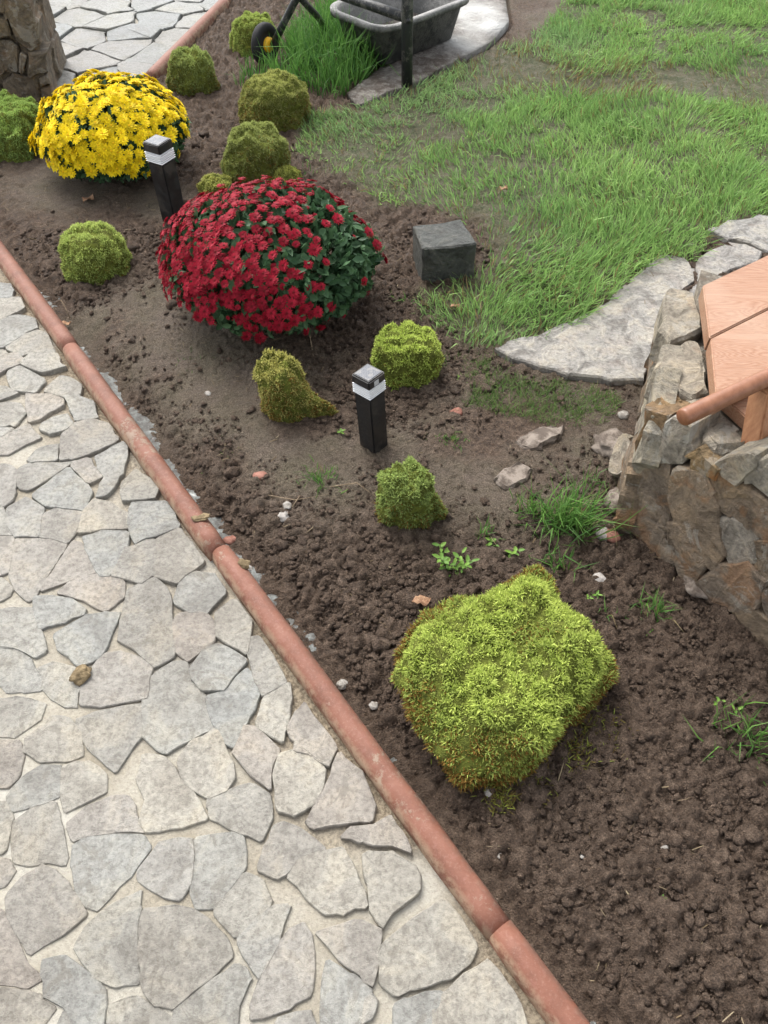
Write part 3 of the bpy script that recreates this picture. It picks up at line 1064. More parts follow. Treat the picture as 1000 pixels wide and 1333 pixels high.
WA, WB = P(812, 690), P(1000, 842)
wd = (WB - WA).normalized()
wnh = Vector((wd.y, -wd.x, 0))
if wnh.dot(Vector(CAM) - WA) < 0:
    wnh = -wnh
bat = R(6)
wn_ = Vector((wnh.x * math.cos(bat), wnh.y * math.cos(bat), math.sin(bat)))
WTOP = 0.36
wall = tag(empty('stone_wall', WA), 'low rubble wall of brown and grey stones under the wooden boards', 'stone wall')
MS = {'w': WALLROCK, 't': TOPROCK, 'r': RUSTROCK, 'p': PALEROCK}
C2 = (760, 480, 3.508)
C1 = (760, 260, 4.167)
stones_on(wall, [('r', '250,390 300,190 390,230 380,310 340,400 270,415'),
                 ('p', '350,410 400,250 480,260 490,350 450,410'), ('w', '215,440 390,430 400,600 380,740 430,860 380,890 300,790 205,690 250,580 210,500'),
                 ('w', '410,600 440,450 560,480 610,570 620,700 650,830 600,900 520,830 430,690'), ('w', '400,700 450,720 560,880 510,960 450,910 420,800'),
                 ('r', '500,390 560,390 620,460 580,480 520,440'), ('t', '620,430 760,385 780,440 720,510 650,470'), ('w', '600,500 640,470 720,520 770,570 610,580'),
                 ('w', '610,600 770,575 860,640 860,760 790,740 680,670'), ('p', '620,680 680,690 800,780 790,880 680,880 630,760'),
                 ('w', '520,970 640,910 760,880 820,960 810,1060 690,1090 600,1060'), ('w', '700,1100 800,1100 880,1160 930,1330 860,1330 760,1210'),
                 ('w', '805,790 930,800 950,1000 830,1000 810,900'), ('t', '750,480 860,390 950,450 920,610 780,520'),
                 ('w', '880,620 1050,640 1060,780 880,770'), ('w', '840,1010 1040,1010 1080,1200 950,1300 880,1150'), ('w', '980,800 1150,830 1180,1000 970,1000')],
          C2, WA + wn_ * 0.0, wn_, MS, 0.011, 0.09, 100, step=0.035, jit=0.004, bevel=0.005, rough=0.002, dome=0.003, shrink=-0.012)
# slabs set on edge along the left end
lw = P(842, 500) - WA
lw.z = 0
lw.normalize()
ln_ = Vector((-lw.y, lw.x, 0))
if ln_.x > 0:
    ln_ = -ln_
for k, (a0, a1, z0, z1, mt, lean) in enumerate(((-0.01, 0.17, -0.05, 0.20, WALLROCK, 0.02), (0.16, 0.40, -0.05, 0.24, TOPROCK, 0.0), (0.02, 0.30, 0.17, 0.36, TOPROCK, 0.012), (0.29, 0.55, 0.20, 0.33, WALLROCK, 0.004), (0.39, 0.62, -0.05, 0.22, WALLROCK, 0.0))):
    rr = random.Random(k + 70)
    poly = []
    for (a, zz) in ((a0, z0), (a1, z0), (a1 + rr.gauss(0, .02), z0 + (z1 - z0) * .6), (a1 - 0.03, z1), ((a0 + a1) / 2, z1 + rr.gauss(0, .012)), (a0 + 0.02, z1 - 0.02), (a0 - rr.random() * .02, z0 + (z1 - z0) * .4)):
        q = WA + lw * a
        poly.append(Vector((q.x, q.y, zz)) + ln_ * lean)
    c = sum(poly, Vector()) / len(poly)
    o = bm_obj('stone', stone_mesh(poly, ln_, 0.012, 0.035, mt, 300 + k, origin=c, step=0.035, jit=0.005, bevel=0.008, rough=0.004), mt, None, False, c)
    put(o, wall)
# leaning slab at the foot
poly = [on_plane(760 + a / 3.508, 480 + b / 3.508, WA + Vector((-0.015, 0.02, 0)), (ln_ + Vector((0, -0.35, 0.55))).normalized()) for a, b in ((118, 480), (165, 315), (212, 300), (216, 380), (208, 462), (150, 492))]
c = sum(poly, Vector()) / len(poly)
put(bm_obj('stone', stone_mesh(poly, (ln_ + Vector((0, -0.35, 0.55))), 0.01, 0.03, TOPROCK, 333, origin=c, step=0.03, jit=0.003, bevel=0.006, rough=0.003), PALEROCK, None, False, c), wall)
# cap stones
TZ = Vector((0, 0, WTOP))
stones_on(wall, [('t', '455,490 580,510 640,710 540,760 470,790 430,720 425,600'), ('t', '380,920 430,860 560,775 610,780 660,950 670,1050 600,1080 520,1040')],
          C1, TZ, UPZ, MS, 0.014, 0.08, 200, step=0.035, jit=0.003, bevel=0.009, rough=0.0015, shrink=-0.004)
stones_on(wall, [('p', '530,1045 650,1015 690,1080 680,1140 600,1180 540,1120')], C1, TZ - UPZ * 0.02, UPZ, MS, 0.014, 0.08, 210, step=0.03, jit=0.004, bevel=0.01, rough=0.006)
stones_on(wall, [('r', '330,165 345,80 385,85 450,180 400,230 345,190')], C2, TZ - UPZ * 0.025, UPZ, MS, 0.014, 0.10, 230, step=0.03, jit=0.004, bevel=0.008, rough=0.003)
stones_on(wall, [('p', '520,230 610,190 690,300 770,370 640,400 600,390 530,330')], C2, TZ - UPZ * 0.03, UPZ, MS, 0.014, 0.08, 220, step=0.03, jit=0.004, bevel=0.01, rough=0.006)
# the wall runs on to the right: more face stones and cap stones
xr = random.Random(55)
for (z0, z1) in ((-0.03, 0.12), (0.12, 0.25), (0.25, 0.355)):
    a = 0.56 + xr.uniform(-0.03, 0.03)
    while a < 0.92:
        b = a + xr.uniform(0.11, 0.19)
        poly = []
        for (t, zz) in ((a + .004, z0 + .004), (b - .004, z0 + xr.uniform(-.008, .01)), (b - .004, z1 - .006), ((a + b) / 2, z1 + xr.uniform(-.012, .006)), (a + .004, z1 - .006)):
            poly.append(WA + wd * t + Vector((wn_.x, wn_.y, 0)) * -0.105 * zz + UPZ * zz)
        c = sum(poly, Vector()) / len(poly)
        put(bm_obj('stone', stone_mesh(poly, wn_, 0.012, 0.09, WALLROCK, 800 + int(a * 100), origin=c, step=0.035, jit=0.005, bevel=0.006, rough=0.002, dome=0.003), WALLROCK, None, False, c), wall)
        a = b
capreg = [WA + wd * 0.1 - wnh * 0.06, WA + wd * 0.93 - wnh * 0.06, WA + wd * 0.93 - wnh * 0.88, WA + lw * 0.58 - ln_ * 0.05]
xs_ = [q.x for q in capreg]
ys_ = [q.y for q in capreg]
capseeds = poisson(min(xs_), max(xs_), min(ys_), max(ys_), 0.125, lambda p: poly_dist(np.array([p[0]]), np.array([p[1]]), capreg)[0] > 0.03 and to_px((p[0], p[1], WTOP))[0] > 1040, 12, 3000)
for k, (sxy, poly) in enumerate(voronoi_cells(capseeds, [], 0.11)):
    for i in range(4):
        e = capreg[(i + 1) % 4] - capreg[i]
        nn = Vector((e.y, -e.x, 0))
        if nn.dot(capreg[(i + 2) % 4] - capreg[i]) > 0:
            nn = -nn
        poly = clip(poly, capreg[i].x, capreg[i].y, nn.x, nn.y) if len(poly) > 2 else poly
    if len(poly) < 3:
        continue
    c = Vector((*sxy, WTOP - 0.02))
    put(bm_obj('stone', stone_mesh([Vector((*q, WTOP - 0.02)) for q in poly], UPZ, 0.014, 0.05, TOPROCK, 850 + k, origin=c, step=0.035, jit=0.004, bevel=0.006, rough=0.002, shrink=0.004, tilt=0.02), TOPROCK, None, False, c), wall)
# the rubble heart of the wall
wb = bmesh.new()
inn = -wnh * 0.006
foot = [WA + inn + lw * 0.04, WA + inn + wd * 0.95, WA + inn + wd * 0.95 - wnh * 0.9, WA + lw * 0.62 - ln_ * 0.03, WA - ln_ * 0.03 + lw * 0.05]
topo = [q - wnh * 0.04 for q in foot]
lo = [wb.verts.new((q.x, q.y, -0.1)) for q in foot]
hi = [wb.verts.new((q.x, q.y, WTOP - 0.025)) for q in topo]
wb.faces.new(hi)
for i in range(5):
    wb.faces.new((lo[i], lo[(i + 1) % 5], hi[(i + 1) % 5], hi[i]))
bmesh.ops.subdivide_edges(wb, edges=wb.edges[:], cuts=9, use_grid_fill=True)
for v in wb.verts:
    if v.co.z > -0.05:
        v.co += Vector((mn.noise(v.co * 14), mn.noise(v.co * 14 + Vector((5, 5, 5))), mn.noise(v.co * 14 + Vector((9, 2, 7))))) * 0.012
put(bm_obj('rubble_core', wb, WALLMORTAR, None, True), wall)

# ------------------------------------------------------------------ wooden boards with round rail
bench = tag(empty('wooden_bench', P(930, 515, 0.42)), 'reddish varnished wooden boards with round rail and post above the stone wall', 'bench')


DZ = 0.42
e1 = P(915, 371, DZ)
e2 = P(924.5, 440, DZ)
e3 = P(933, 524, DZ)
pdir = (P(1000, 335, DZ) - e1).normalized()


def wpoly(name, pts, ztop, th, mat, bev=0.003):
    bm = bmesh.new()
    f = bm.faces.new([bm.verts.new((q.x, q.y, ztop)) for q in pts])
    r = bmesh.ops.extrude_face_region(bm, geom=[f])
    for v in r['geom']:
        if isinstance(v, bmesh.types.BMVert):
            v.co.z -= th
    bmesh.ops.bevel(bm, geom=bm.edges[:], offset=bev, segments=3, affect='EDGES')
    return put(bm_obj(name, bm, mat), bench)


pd2 = (P(1000, 402, DZ) - e2).normalized()
gap = Vector((-pd2.y, pd2.x, 0)) * 0.0015
wpoly('board', [e1, e2 + gap, e2 + gap + pd2 * 1.3, e1 + pd2 * 1.3], DZ, 0.04, WOOD)
wpoly('board', [e2 - gap, e3, e3 + pd2 * 1.3, e2 - gap + pd2 * 1.3], DZ, 0.04, WOOD)
l1, l2 = P(948, 522, 0.375), P(977, 548, 0.375)
wpoly('lower_board', [l1 + (l1 - l2) * 0.4, l2, l2 + pd2 * 1.1, l1 + (l1 - l2) * 0.4 + pd2 * 1.1], 0.375, 0.035, WOOD)


def tube(bm, pts, rad, seg=14, cap=True):
    rings = []
    n = len(pts)
    for i, p in enumerate(pts):
        d = (pts[min(i + 1, n - 1)] - pts[max(i - 1, 0)]).normalized()
        a = d.orthogonal().normalized()
        b = d.cross(a)
        r = rad[i] if isinstance(rad, (list, tuple)) else rad
        rings.append((p, r, d))
    # parallel frame
    out = []
    a = rings[0][2].orthogonal().normalized()
    for p, r, d in rings:
        a = (a - d * a.dot(d)).normalized()
        b = d.cross(a)
        out.append([bm.verts.new(p + (a * math.cos(t) + b * math.sin(t)) * r) for t in (2 * math.pi * k / seg for k in range(seg))])
    for A, B in zip(out[:-1], out[1:]):
        for k in range(seg):
            bm.faces.new((A[k], A[(k + 1) % seg], B[(k + 1) % seg], B[k]))
    if cap:
        bm.faces.new(out[0][::-1])
        bm.faces.new(out[-1])


RZ = 0.475
r0, r1 = P(888, 544, RZ), P(1000, 491, RZ)
rd = (r1 - r0).normalized()
bm = bmesh.new()
rr_ = 0.018
tube(bm, [r0, r0 + rd * 0.002, r0 + rd * 0.006, r0 + rd * 0.4, r0 + rd * 1.4], [rr_ * 0.78, rr_ * 0.92, rr_, rr_, rr_], 20)
put(bm_obj('round_rail', bm, RAILWOOD, None, True), bench)
# post under the rail
pb = P(985, 585, 0.34)
bm = bmesh.new()
bmesh.ops.create_cube(bm, size=1)
pt = r0 + rd * ((r1 - r0).length * 1.04)
for v in bm.verts:
    top = v.co.z > 0
    base = Vector((pt.x, pt.y, RZ - 0.02)) if top else Vector((pb.x, pb.y, 0.335))
    w = rd * v.co.x * 0.05 + Vector((-rd.y, rd.x, 0)) * v.co.y * 0.05
    v.co = base + w
bmesh.ops.bevel(bm, geom=bm.edges[:], offset=0.004, segments=2, affect='EDGES')
put(bm_obj('post', bm, ENDWOOD), bench)

# ------------------------------------------------------------------ stone pillar / wall, top left
pil = tag(empty('stone_wall', PIL), 'dark brown stone wall end beyond the leftmost moss mound', 'stone wall')
pn = Vector((0.12, -1, 0.0)).normalized()
MP = {'d': PILROCK}
stones_on(pil, [('d', '50,-20 220,-20 300,170 350,340 250,430 120,300 60,130'), ('d', '240,430 390,405 410,590 240,640 222,560'), ('d', '320,630 400,600 430,675 345,710'),
                ('d', '350,725 450,680 478,830 400,860 352,860'), ('d', '10,690 100,605 220,630 300,650 340,740 340,850 260,830 60,840'), ('d', '-60,330 80,315 155,400 165,500 150,590 60,600 -60,650'),
                ('d', '-90,110 40,140 100,300 -90,315'), ('d', '-110,690 0,705 45,835 -110,860'), ('d', '170,425 232,445 215,560 205,610 170,590'), ('d', '-100,-60 30,-60 40,110 -90,90'), ('d', '-330,100 -110,120 -100,330 -330,330'),
                ('d', '-330,345 -80,345 -80,660 -330,640'), ('d', '-330,660 -130,680 -130,860 -330,860'), ('d', '-330,-120 -110,-80 -110,90 -330,80'), ('d', '60,-200 200,-210 215,-40 50,-40'), ('d', '-110,-230 40,-210 30,-80 -110,-85')],
          (0, 0, 6.346), PIL, pn, MP, 0.02, 0.09, 400, step=0.05, jit=0.005, bevel=0.01, rough=0.003, dome=0.005)
bm = bmesh.new()
bmesh.ops.create_cube(bm, size=1)
px_ = Vector((-pn.y, pn.x, 0))
if px_.x < 0:
    px_ = -px_
for v in bm.verts:
    c0 = PIL - px_ * (1.0 if v.co.x < 0 else 0.03) - pn * (0.02 if v.co.y < 0 else 0.42)
    v.co = Vector((c0.x, c0.y, -0.1 if v.co.z < 0 else 0.62))
put(bm_obj('rubble_core', bm, PILROCK), pil)
# return face of the pillar towards the path
for k, (z0, z1, d0, d1) in enumerate(((-.03, .12, 0, .2), (-.03, .15, .2, .42), (.12, .3, 0, .26), (.15, .33, .26, .42), (.31, .48, 0, .2), (.34, .5, .2, .42), (.49, .62, 0, .4))):
    q = PIL - px_ * 0.035
    poly = []
    for (dd, zz) in ((d0 + .005, z0 + .005), (d1 - .005, z0 + .005), (d1 - .008, z1 - .006), (d0 + .008, z1 - .004)):
        w = q - pn * dd
        poly.append(Vector((w.x, w.y, zz)))
    c = sum(poly, Vector()) / 4
    put(bm_obj('stone', stone_mesh(poly, px_, 0.02, 0.05, PILROCK, 450 + k, origin=c, step=0.05, jit=0.005, bevel=0.01, rough=0.005), PILROCK, None, False, c), pil)

# ------------------------------------------------------------------ flat slabs at the lawn edge
for k, (lab, txt) in enumerate(slab_defs):
    poly = [P(float(a), float(b), 0.004) for a, b in (q.split(',') for q in txt.split())]
    c = sum(poly, Vector()) / len(poly)
    bm = stone_mesh(poly, UPZ, 0.008, 0.06, SLABROCK, 600 + k, step=0.04, jit=0.004, bevel=0.006, rough=0.001, origin=c, tilt=0.004)
    tag(bm_obj('stone_slab', bm, SLABROCK, None, False, c), lab, 'stone slab', 'flat slabs beside the wooden boards')

# concrete strip behind the lawn
bm = bmesh.new()
sp = [Vector((q.x, q.y, 0.018)) for q in SLABP]
f = bm.faces.new([bm.verts.new(q) for q in sp])
ex = bmesh.ops.extrude_edge_only(bm, edges=list(f.edges))
for v in ex['geom']:
    if isinstance(v, bmesh.types.BMVert):
        v.co.z -= 0.08
bmesh.ops.triangulate(bm, faces=[f])
bmesh.ops.subdivide_edges(bm, edges=bm.edges[:], cuts=10, use_grid_fill=True)
for v in bm.verts:
    v.co.z += 0.010 * mn.noise(v.co * 9) + 0.006 * mn.noise(v.co * 30)
o = bm_obj('concrete_strip', bm, SLAB, None, True)
lime = []
for v in o.data.vertices:
    a = 0
    for (qx, qy, r) in ((640, 38, 0.16), (600, 62, 0.10), (665, 42, .10), (620, 20, .14)):
        q = P(qx, qy)
        a = max(a, math.exp(-((v.co.x - q.x) ** 2 + (v.co.y - q.y) ** 2) / r ** 2))
    lime.append(min(1, a * (0.95 + 0.8 * mn.noise(v.co * 12))))
at = o.data.attributes.new('lime', 'FLOAT', 'POINT')
at.data.foreach_set('value', np.array(lime, np.float32))
tag(o, kind='structure')


# ------------------------------------------------------------------ plants: blades
def blades(base, dirs, length, width, bend, cols, tipcols=None):
    """strips of 5 points: base pair, middle pair, tip"""
    n = len(base)
    up = np.array([0, 0, 1.0])
    side = np.cross(dirs, up + rng.normal(size=(n, 3)) * 0.6)
    side /= np.linalg.norm(side, axis=1, keepdims=True) + 1e-9
    fwd = np.cross(side, dirs)
    L, W = length[:, None], width[:, None]
    mid = base + dirs * L * 0.55 + fwd * (bend * length * 0.15)[:, None]
    tip = base + dirs * L * (1 - 0.25 * np.abs(bend))[:, None] + fwd * (bend * length * 0.55)[:, None]
    V = np.stack([base - side * W * 0.5, base + side * W * 0.5, mid - side * W * 0.42, mid + side * W * 0.42, tip], 1)
    F = np.array([[0, 1, 3], [0, 3, 2], [2, 3, 4]])[None] + (np.arange(n) * 5)[:, None, None]
    tc = cols if tipcols is None else tipcols
    C = np.stack([cols * 0.8, cols * 0.8, (cols + tc) / 2, (cols + tc) / 2, tc], 1)
    return V.reshape(-1, 3), F.reshape(-1, 3), C.reshape(-1, 3)


def join(parts):
    Vs, Fs, Cs, off = [], [], [], 0
    for V, F, C in parts:
        Vs.append(V)
        Fs.append(F + off)
        Cs.append(C)
        off += len(V)
    return np.concatenate(Vs), np.concatenate(Fs), np.concatenate(Cs)


def lerpc(a, b, t):
    return np.array(a)[None] * (1 - t[:, None]) + np.array(b)[None] * t[:, None]


def grass_dirs(n, lean, flow=None):
    d = rng.normal(size=(n, 3)) * lean
    d[:, 2] = 1.0
    if flow is not None:
        d[:, :2] += flow
    return d / np.linalg.norm(d, axis=1, keepdims=True)


GREENS = ((0.145, 0.285, 0.092), (0.34, 0.51, 0.175))


def lawn_patch(n, seed):
    global rng
    rg = np.random.default_rng(seed)
    x, y = rg.uniform(-0.6, 4.1, n), rg.uniform(1.5, 8.0, n)
    near = rg.random(n) < np.clip(1.6 - (y - 1.5) * 0.16, 0.4, 1)
    x, y = x[near], y[near]
    d = poly_dist(x, y, LAWN) + 0.10 * (fbm(x * 7, y * 7, 3, 31) - 0.5)
    clump = fbm(x * 4.5, y * 4.5, 3, 101)
    fine = fbm(x * 17, y * 17, 2, 103)
    bare = sstep(-0.12, 0.12, poly_dist(x, y, BARE) + 0.2 * (fbm(x * 5, y * 5, 2, 33) - 0.5))
    # the worn strip beside the bed
    q0, q1 = P(560, 290), P(640, 380)
    worn = np.exp(-((x - (q0.x + q1.x) / 2) ** 2 + (y - (q0.y + q1.y) / 2) ** 2) / 0.35 ** 2)
    q0 = P(450, 230)
    worn = np.maximum(worn, np.exp(-((x - q0.x) ** 2 + (y - q0.y) ** 2) / 0.4 ** 2))
    edge_r = P(740, 400)
    lush = np.exp(-((x - edge_r.x) ** 2 + (y - edge_r.y) ** 2) / 0.35 ** 2)
    edge_r = P(860, 300)
    lush = np.maximum(lush, np.exp(-((x - edge_r.x) ** 2 + (y - edge_r.y) ** 2) / 0.4 ** 2))
    p = sstep(-0.04, 0.05, d) * (0.12 + 0.95 * sstep(0.34, 0.58, 0.55 * clump + 0.45 * fine)) * (0.38 + 0.62 * sstep(0.36, 0.60, fbm(x * 2.1, y * 2.1, 3, 201))) * (1 - 0.90 * bare) * (1 - 0.6 * worn) + 0.5 * lush * sstep(-0.02, 0.03, d)
    p = np.where(poly_dist(x, y, SLABP) > -0.01, 0, p)
    for sl in FLATSLABS:
        p = np.where(poly_dist(x, y, sl) > -0.004, 0, p)
    ok = rg.random(len(x)) < p
    x, y, clump, bare, lush, worn = x[ok], y[ok], clump[ok], bare[ok], lush[ok], worn[ok]
    n = len(x)
    fa = fbm(x * 1.8, y * 1.8, 2, 111) * 12.0
    flow = np.stack([np.cos(fa), np.sin(fa)], 1) * (0.35 + 0.7 * fbm(x * 2.5, y * 2.5, 2, 113))[:, None]
    base = np.stack([x, y, macro(x, y) - 0.006], 1)
    dirs = grass_dirs(n, 0.6, flow * 1.5)
    ln = (0.024 + 0.055 * rg.random(n)) * (0.45 + 1.0 * clump) * (1 + 0.35 * lush) * (1 - 0.3 * worn)
    t = np.clip(rg.random(n) * 0.6 + 0.7 * (fbm(x * 2.2, y * 2.2, 2, 117) - 0.3), 0, 1)
    cols = lerpc(*GREENS, t)
    cool = sstep(0.5, 0.75, fbm(x * 1.4 + 5, y * 1.4, 3, 207))
    cols = cols * (1 - 0.5 * cool[:, None]) + np.array([0.24, 0.36, 0.19]) * 0.5 * cool[:, None]
    dry = rg.random(n) < (0.05 + 0.6 * bare + 0.15 * worn)
    cols[dry] = np.array([0.24, 0.19, 0.09]) * rg.uniform(0.7, 1.15, (dry.sum(), 1))
    cols *= rg.uniform(0.75, 1.2, (n, 1))
    return blades(base, dirs, ln, 0.0026 + 0.0022 * rg.random(n), rg.normal(0.7, 0.5, n), cols, cols * np.array([1.15, 1.12, 0.95]))


V, F, C = lawn_patch(520000, 21)
tag(link('lawn_grass', tri_mesh('lawn_grass', V, F, GRASS, False, {'tint': C})), 'patchy green lawn grass with worn bare spots', 'grass', kind='stuff')

# tall unmown grass round the cart wheel and tub
TALL = [P(*q) for q in ((296, 122), (318, 102), (362, 92), (378, 70), (396, 28), (430, 8), (455, 22), (505, 82), (512, 102), (455, 128), (440, 138), (395, 118), (330, 112))]


def tall_grass():
    rg = np.random.default_rng(31)
    n = 20000
    x, y = rg.uniform(-1.1, 0.3, n), rg.uniform(3.2, 5.4, n)
    d = poly_dist(x, y, TALL) + 0.12 * (fbm(x * 6, y * 6, 2, 7) - 0.5)
    ok = (d > 0) & (poly_dist(x, y, SLABP) < 0.0)
    ok &= (rg.random(n) < 0.45 + 0.55 * sstep(0.4, 0.6, fbm(x * 8, y * 8, 2, 71)))
    x, y, d = x[ok], y[ok], d[ok]
    n = len(x)
    base = np.stack([x, y, macro(x, y) - 0.01], 1)
    fa = fbm(x * 5, y * 5, 2, 55) * 14
    flow = np.stack([np.cos(fa), np.sin(fa)], 1) * 0.3
    ln = (0.10 + 0.17 * rg.random(n)) * (0.6 + 0.5 * np.clip(d / 0.15, 0, 1))
    t = rg.random(n)
    cols = lerpc((0.05, 0.14, 0.03), (0.13, 0.27, 0.055), t)
    return blades(base, grass_dirs(n, 0.26, flow), ln, 0.0035 + 0.003 * rg.random(n), rg.normal(0.6, 0.45, n), cols, cols * 1.2)


V, F, C = tall_grass()
tag(link('tall_grass', tri_mesh('tall_grass', V, F, GRASS, False, {'tint': C})), 'tall uncut green grass around the cart wheel', 'grass', kind='stuff')


def grass_tuft(px, py, n, ln, spread, label, name='grass_tuft', lean=0.45, seed=0, wid=0.003, thin=None, cat='grass tuft'):
    global rng
    rng = np.random.default_rng(seed + 900)
    c = P(px, py)
    c.z = gz(c.x, c.y)
    r = np.abs(rng.normal(0, spread, n))
    a = rng.uniform(0, 6.283, n)
    bx, by = r * np.cos(a), r * np.sin(a) * 0.8
    base = np.stack([bx, by, np.full(n, -0.008)], 1)
    out = np.stack([bx, by], 1) / (spread + 1e-6) * 0.28
    L = ln * rng.uniform(0.45, 1.1, n)
    cols = lerpc((0.06, 0.15, 0.035), (0.14, 0.27, 0.055), rng.random(n))
    dry = rng.random(n) < 0.06
    cols[dry] = (0.25, 0.2, 0.1)
    V, F, C = blades(base, grass_dirs(n, lean, out), L, wid * rng.uniform(0.7, 1.3, n), rng.normal(0.9, 0.5, n), cols, cols * 1.15)
    o = link(name, tri_mesh(name, V, F, GRASS, False, {'tint': C}), None, c)
    if spread >= 0.045:
        o['kind'] = 'stuff'
    return tag(o, label, cat, 'grass tufts growing in the soil bed')


grass_tuft(738, 690, 260, 0.155, 0.040, 'largest drooping grass tuft in soil left of the stone wall', seed=1)
grass_tuft(690, 672, 70, 0.09, 0.030, 'thin grass tuft just left of the largest drooping tuft', seed=2)
grass_tuft(850, 800, 75, 0.075, 0.017, 'short upright grass tuft at the foot of the stone wall', seed=3, lean=0.25)
grass_tuft(972, 962, 75, 0.095, 0.045, 'sparse grass tuft at the right frame edge on bare soil', seed=4, lean=0.6)
grass_tuft(418, 630, 80, 0.055, 0.032, 'low grass patch left of the smaller mound in front of the lamp', seed=5, lean=0.6, wid=0.0025)
grass_tuft(728, 740, 50, 0.065, 0.03, 'small grass sprigs right behind the biggest moss mound', seed=6)
grass_tuft(590, 575, 60, 0.035, 0.03, 'tiny grass patch in front of the red brick shard', seed=7, lean=0.7)
grass_tuft(772, 632, 16, 0.06, 0.02, 'few grass blades beside the foot of the leaning slab', seed=8)
grass_tuft(630, 700, 28, 0.06, 0.018, 'little grass sprout between leafy weed and large tuft', seed=9)
grass_tuft(380, 232, 60, 0.05, 0.05, 'grass sprigs right of the mound behind the red flowers', seed=10)
grass_tuft(525, 395, 18, 0.045, 0.02, 'few grass blades left of the pale mound near lawn', seed=11)
grass_tuft(788, 800, 10, 0.05, 0.012, 'wispy blades on soil right of the biggest moss mound', seed=12)
grass_tuft(250, 470, 40, 0.022, 0.05, 'faint greenish sprouts on the smooth pale soil', seed=13, lean=0.9, wid=0.0018)
grass_tuft(300, 590, 40, 0.02, 0.045, 'faint green sprouts on soil near the kerb middle', seed=14, lean=0.9, wid=0.0018)

# short thin grass creeping over the soil between pale slab and lamp
rng = np.random.default_rng(77)
x, y = rng.uniform(0.1, 0.9, 30000), rng.uniform(1.35, 2.1, 30000)
TH = [P(*q) for q in ((570, 470), (640, 455), (700, 490), (790, 500), (830, 510), (800, 540), (760, 560), (700, 555), (640, 545), (600, 520))]
dd = poly_dist(x, y, TH) + 0.22 * (fbm(x * 9, y * 9, 3, 5) - 0.55)
ok = (dd > 0) & (rng.random(len(x)) < 0.12 + 0.75 * sstep(0.40, 0.60, fbm(x * 14, y * 14, 2, 6)))
x, y = x[ok], y[ok]
n = len(x)
cols = lerpc((0.09, 0.17, 0.05), (0.20, 0.28, 0.09), rng.random(n))
V, F, C = blades(np.stack([x, y, macro(x, y) - 0.003], 1), grass_dirs(n, 0.8), rng.uniform(0.012, 0.04, n), np.full(n, 0.0018), rng.normal(0.6, 0.4, n), cols, cols)
tag(link('creeping_grass', tri_mesh('creeping_grass', V, F, GRASS, False, {'tint': C})), 'thin short grass creeping over soil below the pointed slab', 'grass', kind='stuff')


# dry straw, roots and leaf crumbs trodden into the soil
rng = np.random.default_rng(123)
n = 2600
x, y = rng.uniform(-1.6, 1.3, n), rng.uniform(0.2, 3.4, n)
ok = (kerb_sd(x, y) > 0.08) & (poly_dist(x, y, LAWN) < 0.05) & (poly_dist(x, y, FARPATH) < -0.05) & (rng.random(n) < 0.15 + 0.85 * sstep(0.45, 0.7, fbm(x * 3, y * 3, 3, 13)))
x, y = x[ok], y[ok]
n = len(x)
a = rng.uniform(0, 6.283, n)
dirs = np.stack([np.cos(a), np.sin(a), rng.normal(0.05, 0.15, n)], 1)
dirs /= np.linalg.norm(dirs, axis=1, keepdims=True)
cols = lerpc((0.20, 0.14, 0.075), (0.36, 0.29, 0.18), rng.random(n))
V, F, C = blades(np.stack([x, y, macro(x, y) + 0.007], 1), dirs, rng.uniform(0.008, 0.045, n) ** 1.0, rng.uniform(0.0008, 0.0026, n), rng.normal(0, 0.5, n), cols, cols)
tag(link('straw_litter', tri_mesh('straw_litter', V, F, GRASS, False, {'tint': C})), 'bits of dry straw and roots scattered over the soil', 'straw', kind='stuff')


# ------------------------------------------------------------------ leafy weeds
def leaf_tris(base, d, side, L, W, cols, lobes=False, fold=0.25):
    """six-point leaves folded on the midrib"""
    n = len(base)
    nrm = np.cross(side, d)
    L_, W_ = L[:, None], W[:, None]
    p0 = base
    pm = base + d * L_ * 0.5 - nrm * W_ * fold
    pt = base + d * L_ - nrm * W_ * 0.2
    l1_ = base + d * L_ * 0.3 + side * W_ * 0.42
    l2_ = base + d * L_ * 0.7 + side * W_ * 0.36
    r1_ = base + d * L_ * 0.3 - side * W_ * 0.42
    r2_ = base + d * L_ * 0.7 - side * W_ * 0.36
    V = np.stack([p0, l1_, l2_, pt, r2_, r1_, pm], 1)
    F = np.array([[0, 6, 1], [1, 6, 2], [2, 6, 3], [3, 6, 4], [4, 6, 5], [5, 6, 0]])[None] + (np.arange(n) * 7)[:, None, None]
    C = np.repeat(cols[:, None], 7, 1)
    return V.reshape(-1, 3), F.reshape(-1, 3), C.reshape(-1, 3)


